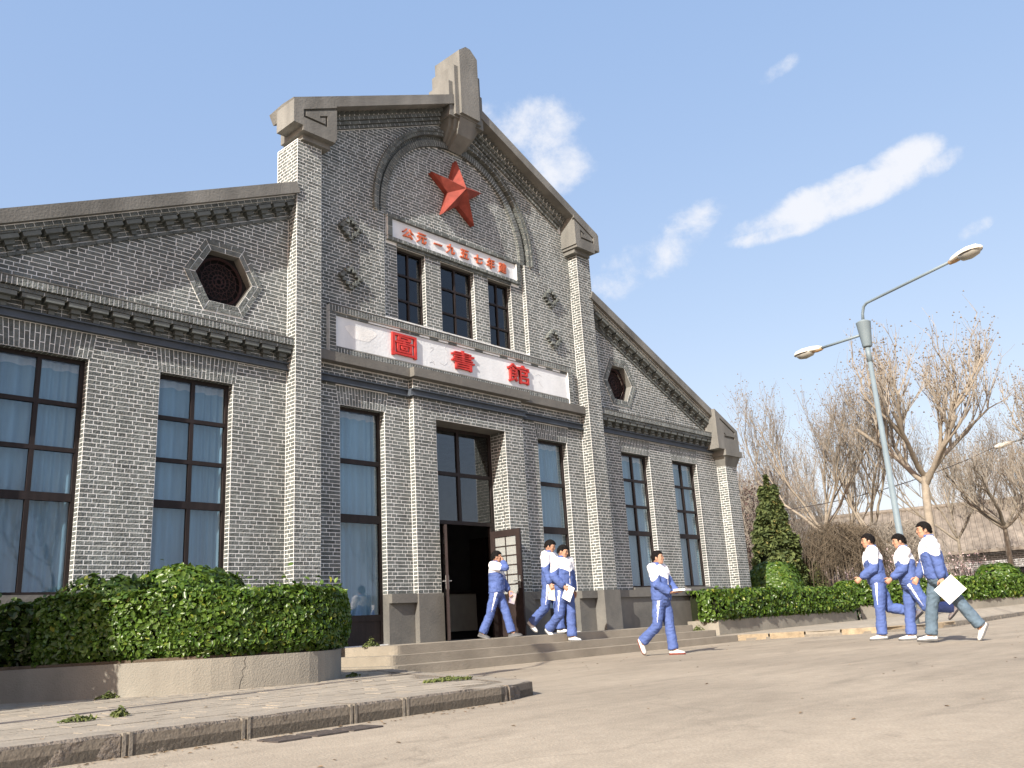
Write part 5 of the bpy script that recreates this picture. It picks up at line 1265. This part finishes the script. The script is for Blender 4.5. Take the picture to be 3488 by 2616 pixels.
PEOPLE = []
def person(label, loc, heading, H, legs, arms, lean=4, head=(0, 0), trousers='blue', shoes=('shoe', 'soledark'), seed=1, hairlen=1.0, zipn=True, glasses=False, stripe=True, low=False):
    s_ = H/1.72; g = random.Random(seed)
    root = thing('person', label, 'person', loc, 'students in blue and white tracksuits', math.atan2(heading[1], heading[0])); root.scale = (s_, s_, s_)
    Lr = Matrix.Rotation(R(lean), 4, 'Y'); pelv = Vector((0, 0, .93))
    def tr(p): return pelv+(Lr @ (Vector(p)-pelv))
    J = {}
    for sg, k in ((1, 'L'), (-1, 'R')):
        a, kn, fp, *ab = legs[k]; ab = R(ab[0]) if ab else 0.02
        h = pelv+Vector((0, sg*.088, -.04)); d1 = Vector((math.sin(R(a)), sg*math.sin(ab), -math.cos(R(a)))).normalized(); kk = h+d1*.425
        b_ = R(a-kn); d2 = Vector((math.sin(b_), 0, -math.cos(b_))); an = kk+d2*.405
        fd = Vector((math.cos(R(fp)), sg*.10, math.sin(R(fp)))).normalized(); J[k] = (h, kk, an, fd)
        sh = tr((-.005, sg*.172, 1.405))
        am = arms[k]
        if am[0] == 'ik': e, wr = ik(sh, Vector(am[1]), .285, .255, am[2])
        else:
            f, ab2, el, tw = [R(q) for q in am[1:5]]
            d3 = Vector((math.sin(f)*math.cos(ab2), sg*math.sin(ab2), -math.cos(f)*math.cos(ab2))).normalized(); e = sh+d3*.285
            d4 = Vector((math.sin(f+el)*math.cos(tw), sg*(math.sin(ab2)*.5-math.sin(tw)), -math.cos(f+el))).normalized(); wr = e+d4*.255
        J['a'+k] = (sh, e, wr)
    low_z = min(min((J[k][2]+J[k][3]*t-Vector((0, 0, .075 if t < .05 else .04))).z for t in (-.05, .19)) for k in ('L', 'R'))
    dz = Vector((0, 0, -low_z))
    J = {k: tuple(p+dz if i < 3 else p for i, p in enumerate(v)) for k, v in J.items()}
    pelv0 = pelv+dz
    def trz(p): return tr(p)+dz
    hp_ = Matrix.Rotation(R(head[0]), 4, 'Z') @ Matrix.Rotation(R(head[1]), 4, 'Y')
    hc = trz((.012, 0, 1.595)); 
    def hd(p): return hc+(hp_ @ Vector(p))
    # --- body: one continuous skin
    b = MB()
    b.ball((0, 0, 0), (.098, .077, .108), 20, 14); hv = len(b.v)
    b.ball((.022, 0, -.062), (.070, .060, .062), 16, 10); b.ball((.060, 0, -.095), (.030, .032, .024), 10, 8)
    b.ball((.094, 0, -.020), (.017, .0125, .026), 10, 8); b.ball((.104, 0, -.034), (.012, .014, .010), 8, 6)
    b.ball((.082, 0, -.066), (.016, .026, .012), 8, 6); b.ball((.080, .0, .026), (.018, .058, .014), 10, 6)
    for q in (1, -1): b.ball((-.006, q*.079, -.018), (.022, .010, .033), 8, 8); b.ball((.062, q*.042, -.030), (.022, .020, .022), 8, 6)
    b.v = [tuple(hd(p)) for p in b.v]
    b.tube([hd((-.02, 0, -.05)), trz((-.012, 0, 1.50)), trz((-.015, 0, 1.43))], [.052, .054, .070], 14)
    b.loft([ell(trz((-.01, 0, z)), rx, ry) for z, rx, ry in ((.86, .085, .13), (1.05, .085, .12), (1.28, .10, .15), (1.40, .07, .13), (1.45, .05, .06))])
    for k in ('L', 'R'):
        sh, e, wr = J['a'+k]; limb(b, [sh, e, wr], [.052, .038, .027]); h, kk, an, fd = J[k]; limb(b, [h, kk, an, an+fd*.06], [.075, .052, .036, .035])
    me = remesh(b, .0075 if not low else .014, 2, None if low else .5)
    hb = MB()
    for sg, k in ((1, 'L'), (-1, 'R')):
        sh, e, wr = J['a'+k]; am = arms[k]; opt = am[-1] if isinstance(am[-1], dict) else {}
        d = (wr-e).normalized(); d = Vector(opt.get('dir', d)).normalized(); pn = Vector(opt.get('palm', (0, -sg, 0)))
        hand(hb, wr, d, pn, opt.get('thumb', 1 if d.cross(pn).dot(Vector((1, 0, .2))) > 0 else -1), opt.get('curl', .5))
    bm = bmesh.new(); bm.from_mesh(me); tm = bpy.data.meshes.new('t'); tm.from_pydata(hb.v, [], hb.f); bm.from_mesh(tm); bmesh.ops.recalc_face_normals(bm, faces=bm.faces); bm.to_mesh(me); bm.free(); bpy.data.meshes.remove(tm)
    me.materials.clear(); me.materials.append(MT['skin']); me.polygons.foreach_set('use_smooth', [True]*len(me.polygons)); me.name = 'body'
    link('body', me, root)
    # --- face
    for q in (1, -1):
        e_ = MB(); e_.ball(hd((.0865, q*.031, -.003)), (.010, .013, .0055), 8, 6); e_.obj('eye', 'eye', root, True)
        e_ = MB(); e_.tube([hd((.090, q*.014, .017)), hd((.0905, q*.030, .022)), hd((.080, q*.050, .016))], [.0035, .0045, .0025], 5); e_.obj('eyebrow', 'hair', root)
    m_ = MB(); m_.ball(hd((.0925, 0, -.0665)), (.007, .021, .006), 8, 6); m_.obj('mouth', 'lip', root, True)
    if glasses:
        gl = MB()
        for q in (1, -1): gl.tube([hd((.103, q*.033+.021*math.cos(a), -.004+.014*math.sin(a))) for a in np.linspace(0, 6.283, 13)], .0022, 5, caps=False); gl.tube([hd((.101, q*.054, .0)), hd((.02, q*.084, .002)), hd((-.02, q*.083, -.005))], .0022, 5)
        gl.tube([hd((.104, .012, 0)), hd((.104, -.012, 0))], .0022, 5); gl.obj('glasses', 'eye', root)
    # --- hair cap
    hm = MB(); nr, ns = 18, 28; vs = []
    for i in range(nr+1):
        th = math.pi*i/nr
        for j in range(ns):
            ph = 2*math.pi*j/ns; v = Vector((math.sin(th)*math.cos(ph), math.sin(th)*math.sin(ph), math.cos(th)))
            edge = -.15-.55*max(0, -v.x) if v.x < .25 else .42-.1*abs(v.y)
            k = 1.10+.03*noise.noise(v*7+Vector((seed, 0, 0)))+.025*noise.noise(v*17)+(.045*hairlen if v.z > .5 else .01*hairlen)
            if v.x > .55 and v.z > .4: k += .03*hairlen
            if v.z < edge: k = .90
            vs.append(hd((v.x*.098*k, v.y*.077*k, v.z*.108*k)))
    fs = [(i*ns+j, i*ns+(j+1) % ns, (i+1)*ns+(j+1) % ns, (i+1)*ns+j) for i in range(nr) for j in range(ns)]
    hm.add(vs, [f[::-1] for f in fs])
    if not low:
        for k_ in range(520):
            v = Vector((g.gauss(0, 1), g.gauss(0, 1), g.gauss(.35, 1))).normalized(); edge = -.15-.5*max(0, -v.x) if v.x < .25 else .40
            if v.z < edge: continue
            p0 = Vector((v.x*.098, v.y*.077, v.z*.108))*1.10; n_ = Vector((v.x/.098, v.y/.077, v.z/.108)).normalized(); tang = Vector((.5, g.uniform(-.4, .4), -.55)) if v.x > -.1 else Vector((-.3, g.uniform(-.3, .3), -.8))
            dr = (n_*g.uniform(.25, .7)+tang*(1.0 if hairlen > .5 else .2)).normalized(); L_h = (.008+.012*hairlen)*g.uniform(.6, 1.3); sd__ = dr.orthogonal().normalized()*.0065; s2_ = dr.cross(sd__)
            hm.add([hd(p0+sd__), hd(p0-sd__*.5+s2_), hd(p0-sd__*.5-s2_), hd(p0+dr*L_h)], [(0, 1, 3), (1, 2, 3), (2, 0, 3)])
    hm.obj('hair', 'hair', root)
    # --- jacket
    b = MB()
    b.loft([ell(trz((x, 0, z)), rx, ry, 20) for z, x, rx, ry in ((.845, 0, .118, .155), (.862, 0, .125, .165), (.885, 0, .150, .190), (.95, .008, .158, .198), (1.08, .01, .150, .192), (1.22, .008, .152, .200), (1.33, .0, .142, .200), (1.405, -.008, .112, .178), (1.45, -.012, .085, .115), (1.475, -.012, .070, .075))])
    for k in ('L', 'R'):
        sh, e, wr = J['a'+k]; c_ = e.lerp(wr, .80); cf = e.lerp(wr, .95)
        limb(b, [sh, sh.lerp(e, .5), e, e.lerp(wr, .5), c_, cf], [.088, .080, .073, .068, .060, .044], 14, 2); b.ball(sh, .090, 12, 10)
    jm = remesh(b, .0115, 4)
    co = mco(jm); nv = len(jm.vertices); nn = np.empty(nv*3, np.float32); jm.vertices.foreach_get('normal', nn); nn = nn.reshape(-1, 3)
    seedv = Vector((seed*3.1, seed*1.7, 0))
    disp = np.array([.013*noise.noise(Vector((p[0]*9, p[1]*9, p[2]*15))+seedv)+.011*(.5-abs(noise.noise(Vector((p[0]*16+p[2]*9, p[1]*16, p[2]*24))+seedv)))*1.3 for p in co]); co = co+nn*disp[:, None]
    jm.vertices.foreach_set('co', co.astype(np.float32).ravel()); jm.materials.clear(); jm.materials.append(MT['blue']); jm.materials.append(MT['white'])
    # white yoke: chevron on chest and back, running down the upper sleeve
    Li = Lr.inverted(); mi = []
    for p in jm.polygons:
        c_ = Vector(p.center); q = pelv+(Li @ (c_-dz-pelv)); best = None
        for sg, k in ((1, 'L'), (-1, 'R')):
            sh, e, wr = J['a'+k]; v = e-sh; t = max(-.2, min(1, (c_-sh).dot(v)/v.length_squared)); dd_ = (c_-(sh+v*t)).length
            v2 = wr-e; t2 = max(0, min(1, (c_-e).dot(v2)/v2.length_squared)); d2_ = (c_-(e+v2*t2)).length
            if best is None or min(dd_, d2_) < best[0]: best = (min(dd_, d2_), t if dd_ < d2_ else 1+t2, sg, c_-(sh+v*t))
        out_y = abs(q.y)
        if best[0] < .096 and out_y > .165 or best[1] > .75 and best[0] < .09:
            u = best[3]; outw = u.y*best[2]
            mi.append(1 if best[1] < .50+4.0*max(-.06, min(.08, outw)) else 0)
        else:
            line = 1.215+.42*min(out_y, .15) if q.x > 0 else 1.245+.36*min(abs(out_y-.08), .1)
            mi.append(1 if q.z > line else 0)
    jm.polygons.foreach_set('material_index', mi); jm.polygons.foreach_set('use_smooth', [True]*len(mi)); jm.name = 'jacket'; jm.update(); jk = link('jacket', jm, root)
    cb_ = MB(); rg_ = []
    for z, rx, ry, x in ((1.445, .082, .092, -.012), (1.475, .080, .084, -.014), (1.512, .083, .082, -.016), (1.508, .074, .073, -.016), (1.47, .062, .066, -.014)):
        rg_.append(ell(trz((x, 0, z)), rx, ry, 18))
    rg_ = [[(p[0]-(.012 if i in (17, 0, 1) else 0), p[1], p[2]-(.022 if i in (17, 0, 1) else 0)) for i, p in enumerate(r_)] for r_ in rg_]
    cb_.loft(rg_, caps=False); cb_.obj('collar', 'blue', jk, True)
    if zipn: z_ = MB(); z_.tube([trz((.147+.008*(i % 2 == 0)*0+[.0, .016, .012, .018, .008, -.035][i], 0, z)) for i, z in enumerate((.88, .98, 1.10, 1.22, 1.33, 1.42))], .006, 6); z_.obj('zip', 'zip', jk)
    # --- trousers
    b = MB()
    b.loft([ell(pelv0+Vector((x, 0, z)), rx, ry, 20) for z, x, rx, ry in ((-.14, 0, .100, .150), (-.08, 0, .128, .172), (-.02, 0, .132, .175), (.04, 0, .125, .168), (.07, 0, .115, .150))])
    for k in ('L', 'R'):
        h, kk, an, fd = J[k]; hem = kk.lerp(an, .96)
        limb(b, [h, h.lerp(kk, .5), kk, kk.lerp(an, .5), hem], [.102, .096, .082, .080, .086], 14, 2)
    tm = remesh(b, .0115, 4); co = mco(tm); nv = len(tm.vertices); nn = np.empty(nv*3, np.float32); tm.vertices.foreach_get('normal', nn); nn = nn.reshape(-1, 3)
    disp = np.array([.012*noise.noise(Vector((p[0]*8, p[1]*8, p[2]*10))+seedv)+.011*(.5-abs(noise.noise(Vector((p[0]*12+p[2]*6, p[1]*14, p[2]*20))+seedv)))*1.3 for p in co]); co = co+nn*disp[:, None]
    tm.vertices.foreach_set('co', co.astype(np.float32).ravel()); tm.materials.clear(); tm.materials.append(MT[trousers]); tm.materials.append(MT['white']); mi = []
    for p in tm.polygons:
        c_ = Vector(p.center); val = 0
        if trousers == 'blue' and stripe:
            k = 'L' if c_.y > 0 else 'R'; sg = 1 if k == 'L' else -1; h, kk, an, fd = J[k]; v = kk-h; t = (c_-h).dot(v)/v.length_squared; u = c_-(h+v*t)
            ang = math.degrees(math.atan2(u.x, u.y*sg)); wd = 26*(1-max(t, -.2)/.95)
            if -.35 < t < .95 and abs(ang-28) < wd*.55: val = 1
        mi.append(val)
    tm.polygons.foreach_set('material_index', mi); tm.polygons.foreach_set('use_smooth', [True]*len(mi)); tm.name = 'trousers'; tm.update(); link('trousers', tm, root)
    # --- shoes
    for k in ('L', 'R'):
        h, kk, an, fd = J[k]; side = fd.cross(Vector((0, 0, 1))).normalized(); upn = side.cross(fd).normalized(); an2 = an-upn*.01
        def sr(x, w_, zt, zb, n=12): return [tuple(an2+fd*x+side*(w_*math.cos(a))+upn*((zt if math.sin(a) > 0 else 0)*math.sin(a)+(0 if math.sin(a) > 0 else zb*abs(math.sin(a))**.4*-1)-.035)) for a in [2*math.pi*i/n for i in range(n)]]
        m_ = MB(); m_.loft([sr(-.075, .020, .03, .018), sr(-.06, .036, .075, .028), sr(-.01, .041, .085, .028), sr(.06, .044, .055, .028), (sr(.12, .048, .036, .028)), sr(.17, .042, .026, .026), sr(.20, .018, .010, .02)]); sho = m_.obj('shoe', shoes[0], root, True)
        m_ = MB(); m_.loft([sr(-.080, .020, -.022, .036), sr(-.062, .039, -.022, .038), sr(0, .043, -.024, .038), sr(.07, .046, -.024, .038), sr(.13, .050, -.024, .038), sr(.18, .043, -.022, .034), sr(.206, .018, -.018, .03)]); m_.obj('sole', shoes[1], sho, True)
    PEOPLE.append((root, J)); return root, J
def held(name, label, cat, root, J, k, size, off, rot, mats=('paper', 'cream'), skew=0):
    """a book or sheaf at the hand k; offset in the person's frame"""
    _, e, wr = J['a'+k]; Mw = root.matrix_basis if False else Matrix.LocRotScale(root.location, root.rotation_euler, root.scale)
    p = Mw @ (wr+Vector(off)); t = thing(name, label, cat, p); t.rotation_euler = (Matrix.Rotation(root.rotation_euler.z, 3, 'Z') @ Euler([R(q) for q in rot]).to_matrix()).to_euler()
    a, c_, h = size
    MB().box(-a/2, a/2, -c_/2, c_/2, h/2, h/2+.003).obj('cover', mats[0], t); MB().box(-a/2, a/2, -c_/2, c_/2, -h/2-.003, -h/2).obj('cover', mats[0], t)
    MB().box(-a/2+.004, a/2-.003, -c_/2+.004, c_/2-.004, -h/2+.0002, h/2-.0002).obj('pages', mats[1], t); return t
D_ = dict
def v2(h): return h
# student walking off the steps with papers
r, J = person('close cropped student in white red soled trainers striding with papers held in both hands', (.52, -3.80, 0), (.06, -1.0), 1.66,
    {'L': (7, 3, 0), 'R': (-10, 42, -66)}, {'L': ('ik', (.26, .09, 1.0), (-.3, .5, -.6), D_(dir=(1, -.35, 0), palm=(0, 0, 1), curl=.35)), 'R': ('ik', (.24, -.09, .99), (-.3, -.6, -.6), D_(dir=(1, .35, 0), palm=(0, 0, 1), curl=.35))}, lean=-1, head=(18, -4), shoes=('shoe', 'sole'), seed=2, hairlen=.2)
held('paper_sheaf', 'white sheaf of papers carried by the student crossing the road', 'papers', r, J, 'R', (.20, .29, .025), (.17, .10, .035), (0, 0, 8), ('paper', 'paper'))
MB().box(-.002, .002, -.03, .03, 0, .10).obj('name_badge', 'shoedark', r).location = (.185, .02, 1.03)
# student at the door touching his mouth
r, J = person('bespectacled student leaving the doorway with hand raised to his mouth', (-.05, -.62, .405), (.42, -.90), 1.58,
    {'L': (20, 6, 2), 'R': (-17, 10, -18)}, {'L': ('fk', 12, 8, 18, 10, D_(curl=.5)), 'R': ('ik', (.17, -.03, 1.47), (-.1, -.9, -.5), D_(dir=(-.1, .3, 1), palm=(-1, .2, .2), curl=.6))}, lean=2, head=(22, 2), shoes=('shoedark', 'soledark'), seed=3, glasses=True)
held('small_book', 'small book hanging from the hand of the student in the doorway', 'book', r, J, 'L', (.13, .02, .19), (.07, -.01, -.14), (10, 20, 0), ('cover', 'cover'))
# two students on the steps
r, J = person('taller student on the porch behind another, looking down with a book', (1.12, -.92, .405), (.22, -.97), 1.76,
    {'L': (10, 5, 0), 'R': (-12, 38, -40)}, {'L': ('fk', 2, 8, 16, 5, D_(curl=.5)), 'R': ('fk', 6, 10, 14, 0, D_(curl=.6))}, lean=3, head=(14, 18), shoes=('shoe', 'soledark'), seed=4, hairlen=1.0)
held('book', 'pinkish cream book carried low by the student at the back of the porch', 'book', r, J, 'R', (.19, .03, .25), (.03, .02, -.17), (0, 14, 0), ('cream', 'cream'))
r, J = person('student stepping down the steps with open white collar and a magazine', (.85, -1.48, .27), (-.10, -1.0), 1.73,
    {'L': (4, 5, -3), 'R': (-8, 44, -35)}, {'L': ('fk', -4, 9, 10, 0, D_(curl=.45)), 'R': ('ik', (.16, -.16, .95), (-.6, -.7, -.2), D_(curl=.6))}, lean=2, head=(24, 16), shoes=('shoe', 'soledark'), seed=5, hairlen=1.0)
held('magazine', 'pale magazine gripped by the student stepping down', 'magazine', r, J, 'R', (.20, .015, .26), (.06, .04, -.12), (0, 28, 10), ('paper', 'paper'))
# three students walking abreast
gl = (-.46, .89)
r, J = person('student with short spiky hair leading the three walkers', (4.12, -5.96, .0), gl, 1.83,
    {'L': (6, 2, 0), 'R': (-18, 58, -40)}, {'L': ('fk', 8, 8, 48, 12, D_(curl=.9)), 'R': ('fk', -12, 6, 25, 8, D_(curl=.8))}, lean=3, head=(0, 0), seed=6, hairlen=.9)
r, J = person('student with floppy fringe in the middle of the three walkers', (3.43, -6.75, .0), gl, 1.72,
    {'L': (-24, 62, -45), 'R': (9, 4, 0)}, {'L': ('fk', 14, 8, 40, 14, D_(curl=.9)), 'R': ('fk', -10, 6, 25, 8, D_(curl=.8))}, lean=4, head=(0, 6), seed=7, hairlen=1.4)
r, J = person('tallest walker in denim trousers holding a white folder', (2.21, -7.58, .0), gl, 1.76,
    {'L': (-31, 2, -58), 'R': (17, 7, 0)}, {'L': ('fk', -8, 8, 6, 0, D_(curl=.35)), 'R': ('fk', 14, 6, 20, 10, D_(curl=.6))}, lean=4, head=(0, 0), trousers='denim', seed=8, hairlen=.9)
held('white_folder', 'large white folder swinging from the hand of the denim clad walker', 'folder', r, J, 'L', (.34, .012, .27), (-.08, .035, -.16), (6, 38, 0), ('paper', 'paper'))
# three people seen far off over the low hedge
for i, (az, D, hh, lb) in enumerate([(74.15, 46, 1.62, 'distant person by the far house door, head just over the hedge'), (74.55, 45, 1.55, 'distant person beside another at the far house door'), (76.0, 46, 1.70, 'distant dark haired person right of the yellow green bush')]):
    person(lb, tuple(polar(az, D, .15)), (-.8, -.5), hh, {'L': (8, 4, 0), 'R': (-8, 8, -10)}, {'L': ('fk', 5, 8, 15, 0), 'R': ('fk', -5, 8, 15, 0)}, seed=20+i, low=True)
for p_, _ in PEOPLE[-3:]: p_['group'] = 'people beyond the hedge'
print('objects', len(bpy.data.objects), 'tris', sum(len(o.data.loops)-2*len(o.data.polygons) for o in scene.objects if o.type == 'MESH'))
